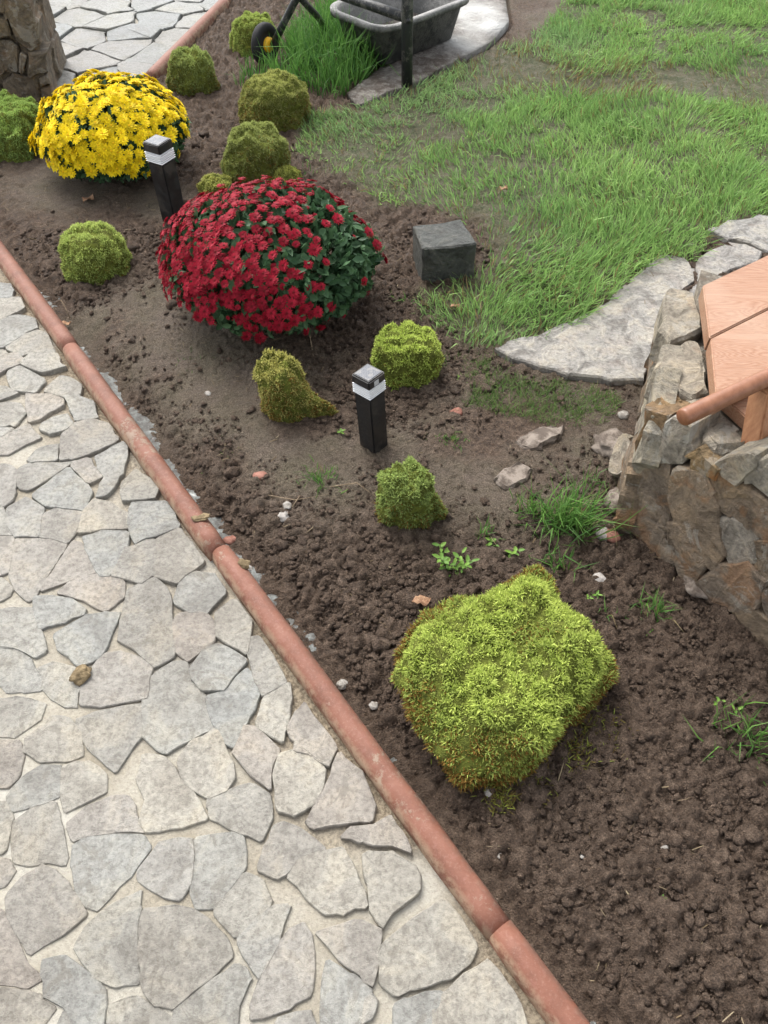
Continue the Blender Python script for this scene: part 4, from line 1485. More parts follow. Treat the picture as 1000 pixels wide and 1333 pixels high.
def weed(px, py, stems, h, leaf, label, seed, name='leafy_weed'):
    rg = np.random.default_rng(seed)
    c = P(px, py)
    c.z = gz(c.x, c.y)
    pts, ds = [], []
    root = tag(empty(name, c), label, 'weed', 'small leafy weeds in the soil bed')
    for k in range(stems):
        a = rg.uniform(0, 6.28)
        out = Vector((math.cos(a), math.sin(a), 0)) * rg.uniform(0.2, 0.75)
        d = (out + Vector((0, 0, 1))).normalized()
        hh = h * rg.uniform(0.6, 1.1)
        bm = bmesh.new()
        p = [Vector((rg.normal(0, 0.012), rg.normal(0, 0.012), -0.01))]
        for q in range(4):
            p.append(p[-1] + (d + Vector((0, 0, -0.12 * q))).normalized() * hh / 4)
        tube(bm, p, [0.0012, 0.0011, 0.001, 0.0009, 0.0006], 5)
        bm_obj('stem', bm, BARK, root, True)
        for q in range(9):
            t = 0.15 + 0.85 * q / 8
            i = min(int(t * 4), 3)
            pts.append(p[i].lerp(p[i + 1], t * 4 - i))
            aa = a + q * 2.4
            ds.append((math.cos(aa), math.sin(aa), 0.35))
    base = np.array([v[:] for v in pts])
    d = np.array(ds)
    d /= np.linalg.norm(d, axis=1, keepdims=True)
    side = np.cross(d, [0, 0, 1.0])
    side /= np.linalg.norm(side, axis=1, keepdims=True)
    n = len(base)
    cols = lerpc((0.09, 0.19, 0.035), (0.17, 0.30, 0.05), rg.random(n))
    V, F, C = leaf_tris(base, d, side, leaf * rg.uniform(0.6, 1.1, n), leaf * 0.5 * rg.uniform(0.7, 1.2, n), cols)
    tag(link('leaves', tri_mesh('leaves', V, F, LEAF, False, {'tint': C}), root), kind='stuff')


weed(590, 745, 6, 0.07, 0.022, 'bright green leafy weed above the biggest moss mound', 3)
weed(655, 715, 2, 0.04, 0.02, 'small dark leafed sprout right of the bright leafy weed', 4)
weed(598, 498, 2, 0.015, 0.028, 'pale broad leaf sprout right of the light green mound', 5)
weed(940, 925, 3, 0.03, 0.014, 'tiny leaved sprout at the right edge of bare soil', 6)
weed(775, 775, 2, 0.025, 0.014, 'tiny sprout on dark soil beside the wall foot tuft', 7)
weed(912, 1215, 1, 0.012, 0.012, 'single tiny seedling low on the bare lower soil', 8)
weed(852, 1180, 1, 0.018, 0.010, 'curled tiny seedling on the bare lower soil', 9)
weed(440, 565, 1, 0.02, 0.016, 'tiny green seedling just left of the near lamp foot', 10)


# ------------------------------------------------------------------ moss mounds
def moss_mound(px, py, rx, ry, h, label, seed, rot=0.0, zexp=0.85, sq=0.75, dens=1.0, bright=(0.27, 0.36, 0.035), dark=(0.075, 0.11, 0.018), brown=0.25, lean=(0, 0), lump=0.12, radial=None, tail=None, frond=0.0085):
    global rng
    rng = np.random.default_rng(seed + 4000)
    c = P(px, py)
    c.z = gz(c.x, c.y) - 0.008
    root = tag(empty('moss_mound', c), label, 'moss', 'moss cushions set out on the soil bed')
    nt, nph = 56, 22
    V = []
    off = Vector((seed * 3.1, seed * 1.7, 0))
    for j in range(nph + 1):
        ph = j / nph * math.pi / 2
        cr = math.cos(ph) ** sq if j < nph else 0.0
        zz = h * math.sin(ph) ** zexp
        for i in range(nt):
            th = 2 * math.pi * i / nt
            r = cr
            if radial:
                k = th / (2 * math.pi) * len(radial)
                k0 = int(k) % len(radial)
                fr = k - int(k)
                fr = fr * fr * (3 - 2 * fr)
                r *= radial[k0] * (1 - fr) + radial[(k0 + 1) % len(radial)] * fr
            p = Vector((r * rx * math.cos(th), r * ry * math.sin(th), zz))
            u = Vector((p.x / rx, p.y / ry, p.z / h))
            nz = 1 + lump * 1.6 * mn.noise(u * 1.6 + off) + lump * 0.9 * mn.noise(u * 3.7 + off)
            lumpy = 1 + lump * 1.4 * mn.noise(u * 2.3 - off) + lump * 1.0 * mn.noise(u * 5.1 + off)
            q = Vector((p.x * nz + lean[0] * zz, p.y * nz + lean[1] * zz, p.z * lumpy))
            if tail and j < 5:
                dth = (th - tail[0] + math.pi) % (2 * math.pi) - math.pi
                q += Vector((math.cos(tail[0]), math.sin(tail[0]), 0)) * tail[1] * math.exp(-(dth / 0.45) ** 2) * (1 - j / 5) ** 1.2
            V.append(Matrix.Rotation(rot, 3, 'Z') @ q)
    V = np.array([v[:] for v in V])
    ii = np.arange(nt * (nph + 1)).reshape(nph + 1, nt)
    Q = np.stack([ii[:-1], np.roll(ii[:-1], -1, 1), np.roll(ii[1:], -1, 1), ii[1:]], -1).reshape(-1, 4)
    T = np.concatenate([Q[:, [0, 1, 2]], Q[:, [0, 2, 3]]])
    link('cushion', tri_mesh('cushion', V, T, MOSSBODY, True), root)
    # fronds
    A, B, Cc = V[T[:, 0]], V[T[:, 1]], V[T[:, 2]]
    N = np.cross(B - A, Cc - A)
    ar = np.linalg.norm(N, axis=1) / 2
    n = int(ar.sum() * 150000 * dens)
    t = rng.choice(len(T), n, p=ar / ar.sum())
    a, b = rng.random(n), rng.random(n)
    fl = a + b > 1
    a[fl], b[fl] = 1 - a[fl], 1 - b[fl]
    P0 = A[t] + (B[t] - A[t]) * a[:, None] + (Cc[t] - A[t]) * b[:, None]
    nr = N[t] / (np.linalg.norm(N[t], axis=1, keepdims=True) + 1e-12)
    # little cushions: clumps lean together
    cl = np.array([mn.noise(Vector(p) * 42 + off) for p in P0])
    big = np.array([mn.noise(Vector(p) * 11 - off) for p in P0])
    d = nr * 0.9 + rng.normal(size=(n, 3)) * 0.42 + np.array([0, 0, 0.35])
    d /= np.linalg.norm(d, axis=1, keepdims=True)
    ln = frond * rng.uniform(0.6, 1.5, n) * (1 + 0.45 * cl)
    P0 = P0 - nr * 0.003 + nr * (np.clip(cl, -0.6, 0.6) * frond * 0.9)[:, None]
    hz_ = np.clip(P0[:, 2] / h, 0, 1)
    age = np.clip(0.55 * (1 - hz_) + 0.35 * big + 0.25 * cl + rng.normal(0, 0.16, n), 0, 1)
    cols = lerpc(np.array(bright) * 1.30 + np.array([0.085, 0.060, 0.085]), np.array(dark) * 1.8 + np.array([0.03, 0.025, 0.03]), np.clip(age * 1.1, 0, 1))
    br = rng.random(n) < brown * np.clip(1.25 - hz_ * 1.6 + 0.9 * big, 0, 1)
    cols[br] = lerpc((0.17, 0.11, 0.03), (0.28, 0.16, 0.045), rng.random(br.sum()))
    cols *= rng.uniform(0.8, 1.2, (n, 1))
    V2, F2, C2_ = blades(P0, d, ln, np.full(n, 0.0024) * rng.uniform(0.7, 1.4, n), rng.normal(0.3, 0.7, n), cols, cols * np.array([1.2, 1.15, 1.05]))
    tag(link('fronds', tri_mesh('fronds', V2, F2, MOSS, False, {'tint': C2_}), root), kind='stuff')
    return root


bigpoly = [(521, 835), (545, 792), (600, 782), (640, 772), (680, 747), (712, 752), (735, 792), (770, 815), (800, 850), (803, 878), (778, 908), (748, 925), (728, 958), (700, 985), (650, 1002), (612, 994), (580, 962), (548, 925), (524, 882)]
pts = [P(a, b, 0.085) for a, b in bigpoly]
bc = P(650, 905, 0.0)
cc = sum(pts, Vector()) / len(pts)
NR = 28
radial = []
for k in range(NR):
    th = 2 * math.pi * k / NR
    d = Vector((math.cos(th), math.sin(th)))
    best = 0.1
    for i in range(len(pts)):
        a, b = (pts[i] - cc).to_2d(), (pts[(i + 1) % len(pts)] - cc).to_2d()
        e = b - a
        den = d.x * e.y - d.y * e.x
        if abs(den) > 1e-9:
            t = (a.x * e.y - a.y * e.x) / den
            s_ = (a.x * d.y - a.y * d.x) / den
            if t > 0 and -1e-6 <= s_ <= 1 + 1e-6:
                best = max(best, t)
    radial.append(best / 0.22)
radial = [0.75 * radial[k] + 0.125 * (radial[k - 1] + radial[(k + 1) % NR]) for k in range(NR)]


bp = to_px((cc.x, cc.y, 0))
moss_mound(bp[0], bp[1], 0.208, 0.208, 0.15, 'biggest moss mound, broad and lumpy bright green, on dark lower soil', 1, sq=0.26, zexp=0.7, radial=radial, brown=0.75, lump=0.15, dens=1.1, frond=0.0105, tail=(R(262), 0.03))
big = bpy.data.objects['moss_mound']
rng = np.random.default_rng(888)
bx, by = [], []
for (qx, qy, n_, sg) in ((640, 1012, 420, 0.022), (655, 1045, 160, 0.012), (700, 1020, 90, 0.02), (775, 955, 260, 0.028), (745, 985, 120, 0.02), (590, 985, 120, 0.02)):
    q = P(qx, qy)
    bx.append(rng.normal(q.x, sg, n_))
    by.append(rng.normal(q.y, sg, n_))
bx, by = np.concatenate(bx), np.concatenate(by)
n = len(bx)
cols = lerpc((0.16, 0.10, 0.035), (0.30, 0.36, 0.07), rng.random(n) ** 1.4)
V, F, C = blades(np.stack([bx, by, macro(bx, by) + 0.004], 1) - np.array(big.location[:]), grass_dirs(n, 0.9), rng.uniform(0.008, 0.022, n), np.full(n, 0.0018), rng.normal(0.3, 0.7, n), cols, cols)
tag(link('stray_fronds', tri_mesh('stray_fronds', V, F, MOSS, False, {'tint': C}), big), kind='stuff')
moss_mound(527, 672, 0.066, 0.062, 0.150, 'small dark green moss mound in front of the near lamp', 2, sq=0.3, zexp=0.6, bright=(0.17, 0.26, 0.03), dark=(0.05, 0.07, 0.014), brown=0.4, tail=(R(0), 0.04))
moss_mound(528, 482, 0.098, 0.085, 0.142, 'light green rounded moss mound right behind the near lamp', 3, sq=0.36, zexp=0.65, bright=(0.30, 0.40, 0.045), dark=(0.13, 0.18, 0.025), brown=0.15)
moss_mound(376, 535, 0.062, 0.066, 0.168, 'narrow yellowish moss mound with ragged tail left of the near lamp', 4, sq=0.3, zexp=0.6, bright=(0.27, 0.28, 0.04), dark=(0.10, 0.10, 0.02), brown=0.45, lean=(-0.12, 0), tail=(R(-8), 0.09))
moss_mound(129, 352, 0.108, 0.10, 0.135, 'bright green rounded moss mound nearest the upper kerb', 5, sq=0.45, bright=(0.27, 0.36, 0.06), dark=(0.12, 0.17, 0.03), brown=0.1, lump=0.07)
moss_mound(336, 228, 0.125, 0.12, 0.165, 'dark green moss mound just behind the red flowers', 6, sq=0.45, bright=(0.19, 0.25, 0.035), dark=(0.05, 0.065, 0.015), brown=0.3)
moss_mound(361, 155, 0.145, 0.12, 0.16, 'wide olive moss mound against the tall grass', 7, sq=0.4, bright=(0.24, 0.28, 0.045), dark=(0.06, 0.07, 0.015), brown=0.35, lump=0.16)
moss_mound(252, 115, 0.105, 0.10, 0.155, 'round green moss mound beside the distant red kerb', 8, sq=0.45, bright=(0.20, 0.28, 0.045), dark=(0.055, 0.075, 0.016), brown=0.3)
moss_mound(333, 62, 0.115, 0.11, 0.14, 'light green moss mound behind the yellow-hubbed wheel', 9, sq=0.5, bright=(0.24, 0.33, 0.045), dark=(0.09, 0.13, 0.02), brown=0.15)
moss_mound(18, 190, 0.185, 0.15, 0.16, 'long green moss mound at the left frame edge by the stone wall', 10, sq=0.5, bright=(0.22, 0.35, 0.055), dark=(0.06, 0.10, 0.02), brown=0.15, lump=0.2)
moss_mound(362, 235, 0.085, 0.07, 0.055, 'flat yellow-green moss patch peeking over the red flowers', 11, bright=(0.28, 0.32, 0.04), dark=(0.14, 0.17, 0.025), brown=0.15)
moss_mound(282, 250, 0.065, 0.055, 0.06, 'tiny pale moss patch left behind the red flowers', 12, bright=(0.30, 0.33, 0.06), dark=(0.16, 0.18, 0.03), brown=0.15)


# ------------------------------------------------------------------ chrysanthemums
def blossom_mesh(name, rad, petals, layers, colr, ctr, seed):
    rg = random.Random(seed)
    V, F, C = [], [], []
    for ly in range(layers):
        rr = rad * (1.0, 0.72, 0.45)[ly]
        lift = (0.10, 0.35, 0.75)[ly]
        np_ = petals - ly * 3
        for k in range(np_):
            a = 2 * math.pi * (k + 0.5 * ly + rg.uniform(-0.22, 0.22)) / np_
            r = rr * rg.uniform(0.85, 1.1)
            w = 2.6 * rr / np_
            d = Vector((math.cos(a), math.sin(a), 0))
            sd_ = Vector((-d.y, d.x, 0))
            z1, z2 = r * lift * 0.55, r * (lift * 0.8 + rg.uniform(-0.12, 0.1))
            b = len(V)
            V += [d * rad * 0.08 + Vector((0, 0, 0.002 * ly)), d * r * 0.62 + sd_ * w + Vector((0, 0, z1 - 0.06 * r)), d * r + Vector((0, 0, z2)), d * r * 0.62 - sd_ * w + Vector((0, 0, z1 + 0.06 * r))]
            F += [(b, b + 1, b + 2), (b, b + 2, b + 3)]
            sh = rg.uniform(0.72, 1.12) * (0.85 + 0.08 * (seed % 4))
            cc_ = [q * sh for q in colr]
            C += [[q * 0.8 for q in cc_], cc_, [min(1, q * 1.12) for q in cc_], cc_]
    b = len(V)
    V.append(Vector((0, 0, rad * 0.34)))
    C.append(ctr)
    for k in range(7):
        a = 2 * math.pi * k / 7
        V.append(Vector((math.cos(a) * rad * 0.17, math.sin(a) * rad * 0.17, rad * 0.2)))
        C.append(ctr)
    for k in range(7):
        F.append((b, b + 1 + k, b + 1 + (k + 1) % 7))
    return tri_mesh(name, np.array([v[:] for v in V]), np.array(F), PETAL, False, {'tint': np.array(C)}), (np.array([v[:] for v in V]), np.array(F), np.array(C))


def mum(name, c, rx, ry, h, label, cat, colr, ctr, brad, dist, seed, gapf, petals=13, layers=2, leafcol=((0.030, 0.075, 0.032), (0.085, 0.165, 0.075)), zlow=0.18):
    global rng
    rng = np.random.default_rng(seed)
    rg = random.Random(seed)
    c = Vector((c.x, c.y, gz(c.x, c.y)))
    root = tag(empty(name, c), label, cat)
    off = Vector((seed, seed * 2.0, 1))

    def surf(th, ph, s_=1.0):
        """the clipped dome of the plant: widest a third of the way up"""
        u = Vector((math.cos(ph) * math.cos(th), math.cos(ph) * math.sin(th), math.sin(ph)))
        k = 1 + 0.11 * mn.noise(u * 2.0 + off) + 0.05 * mn.noise(u * 4.5 + off)
        zc = h * 0.42
        zz = zc + (h - zc) * u.z if u.z > 0 else zc + zc * 0.95 * u.z
        return Vector((rx * u.x * k * s_, ry * u.y * k * s_, zc + (zz - zc) * k * s_)), u
    # leaves through the shell
    n = 5200
    th, ph = rng.uniform(0, 6.283, n), np.arcsin(rng.uniform(-0.75, 1, n))
    dep = 1 - 0.32 * rng.random(n) ** 1.5
    base, nrm = [], []
    for a, b, s_ in zip(th, ph, dep):
        p, u = surf(a, b, s_ * 0.97)
        base.append(p[:])
        nrm.append(u[:])
    base, nrm = np.array(base), np.array(nrm)
    d = nrm * 0.55 + rng.normal(size=(n, 3)) * 0.55
    d /= np.linalg.norm(d, axis=1, keepdims=True)
    side = np.cross(d, nrm + rng.normal(size=(n, 3)) * 0.35)
    side /= np.linalg.norm(side, axis=1, keepdims=True) + 1e-9
    cols = lerpc(*leafcol, rng.random(n))
    V, F, C = leaf_tris(base - d * 0.012, d, side, rng.uniform(0.022, 0.042, n), rng.uniform(0.016, 0.028, n), cols)
    tag(link('foliage', tri_mesh('foliage', V, F, LEAF, False, {'tint': C}), root), kind='stuff')
    # stems
    bm = bmesh.new()
    for k in range(60):
        a = rg.uniform(0, 6.28)
        p1, _ = surf(a, rg.uniform(-0.3, 1.4), 0.85)
        p0 = Vector((rg.gauss(0, 0.03), rg.gauss(0, 0.03), -0.02))
        tube(bm, [p0, p0.lerp(p1, 0.5) + Vector((0, 0, 0.03)), p1], [0.004, 0.003, 0.0015], 5, False)
    tag(bm_obj('stems', bm, BARK, root, True), kind='stuff')
    # blossoms
    pts = []
    for _ in range(14000):
        u = Vector((rg.gauss(0, 1), rg.gauss(0, 1), rg.gauss(0, 1))).normalized()
        if u.z < -0.75:
            continue
        a, b = math.atan2(u.y, u.x), math.asin(u.z)
        p, _ = surf(a, b, 1.0 + rg.uniform(-0.03, 0.06) + (0.03 if rg.random() < 0.04 else 0))
        if p.z < h * zlow or (gapf(u, p) < 0.5 + 0.3 * mn.noise(u * 8 + off) and rg.random() > 0.006):
            continue
        dm = dist * rg.uniform(0.72, 1.1)
        if all((p - q).length_squared > dm * dm for q, _u in pts):
            pts.append((p, u))
    tocam = (Vector(CAM) - c).normalized()
    pts.sort(key=lambda q: -q[1].dot(tocam))
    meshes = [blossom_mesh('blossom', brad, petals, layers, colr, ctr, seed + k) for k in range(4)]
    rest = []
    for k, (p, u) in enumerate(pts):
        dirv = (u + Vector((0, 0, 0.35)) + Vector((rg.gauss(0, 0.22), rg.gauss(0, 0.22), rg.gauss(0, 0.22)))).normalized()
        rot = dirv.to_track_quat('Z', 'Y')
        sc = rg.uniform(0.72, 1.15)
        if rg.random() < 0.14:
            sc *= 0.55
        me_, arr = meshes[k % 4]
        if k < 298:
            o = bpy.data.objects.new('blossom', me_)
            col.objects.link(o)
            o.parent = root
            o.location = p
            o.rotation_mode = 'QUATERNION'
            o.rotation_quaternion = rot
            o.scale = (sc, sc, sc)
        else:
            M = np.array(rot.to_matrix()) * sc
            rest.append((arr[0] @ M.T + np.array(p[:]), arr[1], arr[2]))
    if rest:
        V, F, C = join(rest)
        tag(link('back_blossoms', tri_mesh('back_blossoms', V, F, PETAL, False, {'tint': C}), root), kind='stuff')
    return root


def red_gap(u, p):
    # right-hand flank is mostly leaves, low front sparse
    right = 1 / (1 + math.exp(-(u.x * 0.9 - 0.35 * u.y * 0 - 0.32) * 12)) * (1 if u.y < 0.55 else 0.4)
    n_ = mn.noise(u * 3.4 + Vector((4, 1, 2)))
    base = 1.0 if u.z > 0.05 else max(0.05, 1 + (u.z - 0.05) * 2.6)
    return max(0.0, base * (1 - 0.75 * right) - max(0, n_ - 0.2) * 1.6)


def yel_gap(u, p):
    n_ = mn.noise(u * 3.2 + Vector((1, 7, 3)))
    base = 1.0 if u.z > 0.12 else max(0.04, 1 + (u.z - 0.12) * 2.2)
    right = 1 / (1 + math.exp(-(u.x - 0.45) * 9)) * (1 if u.z < 0.45 else 0.1)
    return max(0.0, base * (1 - 0.6 * right) - max(0, n_ - 0.22) * 1.8)


rc = P(362, 400, 0.0)
mum('red_chrysanthemum', rc, 0.32, 0.29, 0.36, 'round bush covered in dark red flowers behind the near lamp', 'flower bush', (0.31, 0.010, 0.026), (0.13, 0.004, 0.008), 0.0195, 0.0285, 5, red_gap, petals=16, layers=2)
yc = P(160, 219, 0.0)
mum('yellow_chrysanthemum', yc, 0.278, 0.26, 0.31, 'round bush covered in bright yellow flowers beside the far lamp', 'flower bush', (0.82, 0.62, 0.010), (0.74, 0.46, 0.006), 0.0255, 0.0295, 6, yel_gap, petals=13, layers=3, zlow=0.26)


# ------------------------------------------------------------------ solar bollard lights
def box(bm, cx, cy, z0, z1, w0, w1=None):
    w1 = w0 if w1 is None else w1
    vs__ = []
    for zz, w in ((z0, w0), (z1, w1)):
        vs__ += [bm.verts.new((cx + sx * w / 2, cy + sy * w / 2, zz)) for sx, sy in ((-1, -1), (1, -1), (1, 1), (-1, 1))]
    fs = [(3, 2, 1, 0), (4, 5, 6, 7)] + [(i, (i + 1) % 4, 4 + (i + 1) % 4, 4 + i) for i in range(4)]
    for f_ in fs:
        bm.faces.new([vs__[i] for i in f_])


def bev(bm, off_, seg=2):
    bmesh.ops.bevel(bm, geom=bm.edges[:], offset=off_, segments=seg, affect='EDGES')
    return bm


def solar_light(px, py, w, h, rz, tilt, label, sticker=True):
    c = P(px, py)
    c.z = gz(c.x, c.y)
    root = tag(empty('solar_light', c), label, 'garden light', 'black solar lights in the soil bed')
    root.rotation_euler = (tilt[1], tilt[0], rz)
    capb, capt = h - w * 0.45, h - 0.002
    lb = capb - w * 0.52
    bm = bmesh.new()
    box(bm, 0, 0, -0.06, lb, w * 0.90, w * 0.93)
    bm_obj('post', bev(bm, 0.003), BLACK, root)
    bm = bmesh.new()
    box(bm, 0, 0, lb + 0.0005, capb - 0.0005, w * 0.97)
    bev(bm, 0.0025)
    lens = bm_obj('lens', bm, LENS, root)
    for k in range(5):                             # moulded ribs of the lens
        bm = bmesh.new()
        zz = lb + (capb - lb) * (k + 0.5) / 5
        box(bm, 0, 0, zz - 0.0013, zz + 0.0013, w * 1.0)
        bm_obj('lens_rib', bev(bm, 0.0008, 1), LENS, lens)
    bm = bmesh.new()
    box(bm, 0, 0, capb, capt, w * 1.02, w * 0.985)
    cap = bm_obj('cap', bev(bm, 0.003), BLACK, root)
    bm = bmesh.new()
    box(bm, 0, 0, capt - 0.001, capt + 0.0012, w * 0.80)
    bm_obj('solar_panel', bev(bm, 0.0006, 1), SOLAR, cap)
    if sticker:
        bm = bmesh.new()
        bmesh.ops.create_cube(bm, size=1)
        for v in bm.verts:
            v.co = Vector((w * 0.515 + v.co.x * 0.0006 - 0.0012 + 0.0012, -0.004 + v.co.y * w * 0.27, capb + w * 0.20 + v.co.z * w * 0.22))
        bm_obj('sticker', bm, STICKER, cap)
    return root


solar_light(487, 580, 0.060, 0.242, R(-42), (R(-4.0), 0), 'black solar light post in mid bed between light and dark moss mounds')
solar_light(228, 287, 0.070, 0.295, R(-30), (R(-0.8), 0), 'black solar light post between yellow and red flower bushes', False)

# ------------------------------------------------------------------ dark stone block
sq = [(536, 301), (545, 290), (600, 284), (619, 318), (617, 322), (549, 322)]
zt = 0.13
tp = [P(539, 294, zt), P(600, 284, zt), P(621, 316, zt), P(551, 325, zt)]
bm = bmesh.new()
cb = sum(tp, Vector()) / 4
cb.z = 0
tops = [bm.verts.new(q - cb) for q in tp]
bots = [bm.verts.new(Vector((q.x * 1.0, q.y, -0.03)) - Vector((cb.x, cb.y, 0)) + (Vector((q.x, q.y, 0)) - cb) * 0.06) for q in tp]
bm.faces.new(tops)
bm.faces.new(bots[::-1])
for i in range(4):
    bm.faces.new((bots[i], bots[(i + 1) % 4], tops[(i + 1) % 4], tops[i]))
bmesh.ops.bevel(bm, geom=bm.edges[:], offset=0.005, segments=1, affect='EDGES')
bmesh.ops.subdivide_edges(bm, edges=[e for e in bm.edges if e.calc_length() > 0.04], cuts=5, use_grid_fill=True)
for v in bm.verts:
    v.co += Vector((mn.noise(v.co * 11), mn.noise(v.co * 11 + Vector((3, 3, 3))), mn.noise(v.co * 11 + Vector((7, 1, 5))))) * 0.0045
    v.co += Vector((mn.noise(v.co * 40), mn.noise(v.co * 40 + Vector((3, 3, 3))), mn.noise(v.co * 40 + Vector((7, 1, 5))))) * 0.0025
tag(bm_obj('stone_block', bm, DARKROCK, None, False, cb), 'dark grey squared stone block at the lawn edge right of red flowers', 'stone block')

# ------------------------------------------------------------------ mortar tub
N0 = P(500, 37, 0.215)
tR = P(597, 0, 0.215)
ax = (tR - N0)
ax.z = 0
ax.normalize()
ay = Vector((-ax.y, ax.x, 0))
tub = tag(empty('mortar_tub', Vector((N0.x, N0.y, 0.03))), 'black plastic mortar tub with cement-caked rim on the concrete strip', 'tub')


def rrect(lx, ly, r, z, inset=0.0, seg=6):
    out = []
    for (cx, cy, a0) in ((lx - r, ly - r, 0), (r, ly - r, 90), (r, r, 180), (lx - r, r, 270)):
        for k in range(seg + 1):
            a = R(a0 + 90 * k / seg)
            out.append((cx + (r - inset) * math.cos(a), cy + (r - inset) * math.sin(a), z))
    return out


LX, LY, TH_ = 0.60, 0.38, 0.185
bm = bmesh.new()
prof = [(0.055, 0.0), (0.012, TH_ - 0.03), (0.004, TH_ - 0.028), (-0.018, TH_ - 0.026), (-0.020, TH_ - 0.004), (-0.010, TH_), (0.012, TH_ - 0.004), (0.018, TH_ - 0.02), (0.060, 0.012)]
rings, cak = [], []
for (ins, zz) in prof:
    ring = []
    for (x_, y_, z_) in rrect(LX, LY, 0.10, zz, ins):
        w = ax * x_ + ay * y_
        v = bm.verts.new((w.x, w.y, z_))
        ring.append(v)
        cak.append(0.5 if -0.03 < ins <= 0.0185 and zz > TH_ - 0.022 else (0.2 if ins > 0.015 and zz < TH_ - 0.01 and ins != 0.055 else 0.03))
    rings.append(ring)
for A, B in zip(rings[:-1], rings[1:]):
    for k in range(len(A)):
        bm.faces.new((A[k], A[(k + 1) % len(A)], B[(k + 1) % len(A)], B[k]))
bm.faces.new(rings[0][::-1])
bm.faces.new(rings[-1])
o = bm_obj('tub_shell', bm, TUB, tub, True)
at = o.data.attributes.new('caked', 'FLOAT', 'POINT')
at.data.foreach_set('value', np.array(cak, np.float32))
# dried mortar left in the bottom
bm = bmesh.new()
pts_ = []
for (x_, y_, z_) in rrect(LX, LY, 0.10, 0.045, 0.058):
    w = ax * x_ + ay * y_
    pts_.append(bm.verts.new((w.x, w.y, z_ + random.uniform(-0.006, 0.01))))
bm.faces.new(pts_)
bmesh.ops.triangulate(bm, faces=bm.faces[:])
bm_obj('dried_mortar', bm, SLAB, tub, True)

# ------------------------------------------------------------------ wheeled black stand
wc = P(348, 84)
stand = tag(empty('wheeled_stand', P(530, 108)), 'black tubular stand with yellow-hubbed wheel at the top of the photo', 'stand')
pf = P(530, 107, 0.03)


def bar(name, pts, r, mat=METAL, seg=10):
    bm = bmesh.new()
    tube(bm, pts, r, seg)
    return put(bm_obj(name, bm, mat, None, True), stand)


WR = 0.088
wcen = Vector((wc.x, wc.y, gz(wc.x, wc.y) + WR - 0.006))
wax = Vector((0.86, -0.50, 0.05)).normalized()
apex = Vector(P(388, -6, 0.30))
bar('leg', [wcen + wax * 0.045, wcen.lerp(apex, 0.5) + wax * 0.02, apex, apex + (apex - wcen) * 1.3], 0.0165)
bar('leg', [apex + Vector((-0.05, 0.02, 0.12)), apex, P(412, 20, 0.17), P(428, 40, 0.02)], 0.015)
bar('leg', [Vector((pf.x, pf.y, 0.015)), Vector((pf.x - 0.005, pf.y, 0.30)), Vector((pf.x - 0.01, pf.y + 0.01, 0.75))], 0.025)
b0 = P(526, 22, 0.285)
b1 = P(468, 2, 0.285)
bar('crossbar', [Vector((pf.x, pf.y, b0.z)), b1, b1 + (b1 - Vector((pf.x, pf.y, b0.z))) * 0.8], 0.021)
bar('crossbar', [Vector((pf.x - 0.01, pf.y + 0.01, 0.74)), apex + (apex - wcen) * 1.28], 0.015)
bar('bolt', [Vector((pf.x, pf.y - 0.032, 0.285)), Vector((pf.x, pf.y - 0.022, 0.285))], 0.009)
wheel = empty('wheel', wcen)
put(wheel, stand)
bm = bmesh.new()
e_a = wax.orthogonal().normalized()
e_b = wax.cross(e_a)
prof = [(0.55, 0.018), (0.8, 0.021), (0.95, 0.017), (1.0, 0.008), (1.0, -0.008), (0.95, -0.017), (0.8, -0.021), (0.55, -0.018)]
rings = []
for k in range(32):
    a = 2 * math.pi * k / 32
    dv = e_a * math.cos(a) + e_b * math.sin(a)
    rings.append([bm.verts.new(dv * WR * r + wax * t) for r, t in prof])
for k in range(32):
    A, B = rings[k], rings[(k + 1) % 32]
    for q in range(len(prof)):
        bm.faces.new((A[q], A[(q + 1) % len(prof)], B[(q + 1) % len(prof)], B[q]))
bm_obj('tyre', bm, RUBBER, wheel, True)
bm = bmesh.new()
tube(bm, [-wax * 0.014, wax * 0.014], WR * 0.56, 24)
bm_obj('rim', bm, RUBBER, wheel)
bm = bmesh.new()
tube(bm, [-wax * 0.02, wax * 0.026, wax * 0.034], [WR * 0.36, WR * 0.36, WR * 0.24], 20)
bm_obj('hub_cap', bm, YELLOWP, wheel, True)


# ------------------------------------------------------------------ small things lying about
def lump_obj(name, px, py, r, mat, label, cat, seed, flat=0.6, stretch=1.0, rz=0.0, z0=None, group=None, rough=0.22, sub=3, lift=0.35):
    c = P(px, py)
    c.z = (gz(c.x, c.y) if z0 is None else z0) + r * flat * lift
    bm = bmesh.new()
    bmesh.ops.create_icosphere(bm, subdivisions=sub, radius=1)
    off = Vector((seed * 2.3, seed, 0))
    for v in bm.verts:
        k = 1 + rough * 1.5 * mn.noise(v.co * 1.3 + off) + rough * 0.7 * mn.noise(v.co * 3.1 + off)
        v.co = Vector((v.co.x * k * stretch * r, v.co.y * k * r, v.co.z * k * flat * r))
    o = bm_obj(name, bm, mat, None, True, c)
    o.rotation_euler = (0, 0, rz)
    return tag(o, label, cat, group)


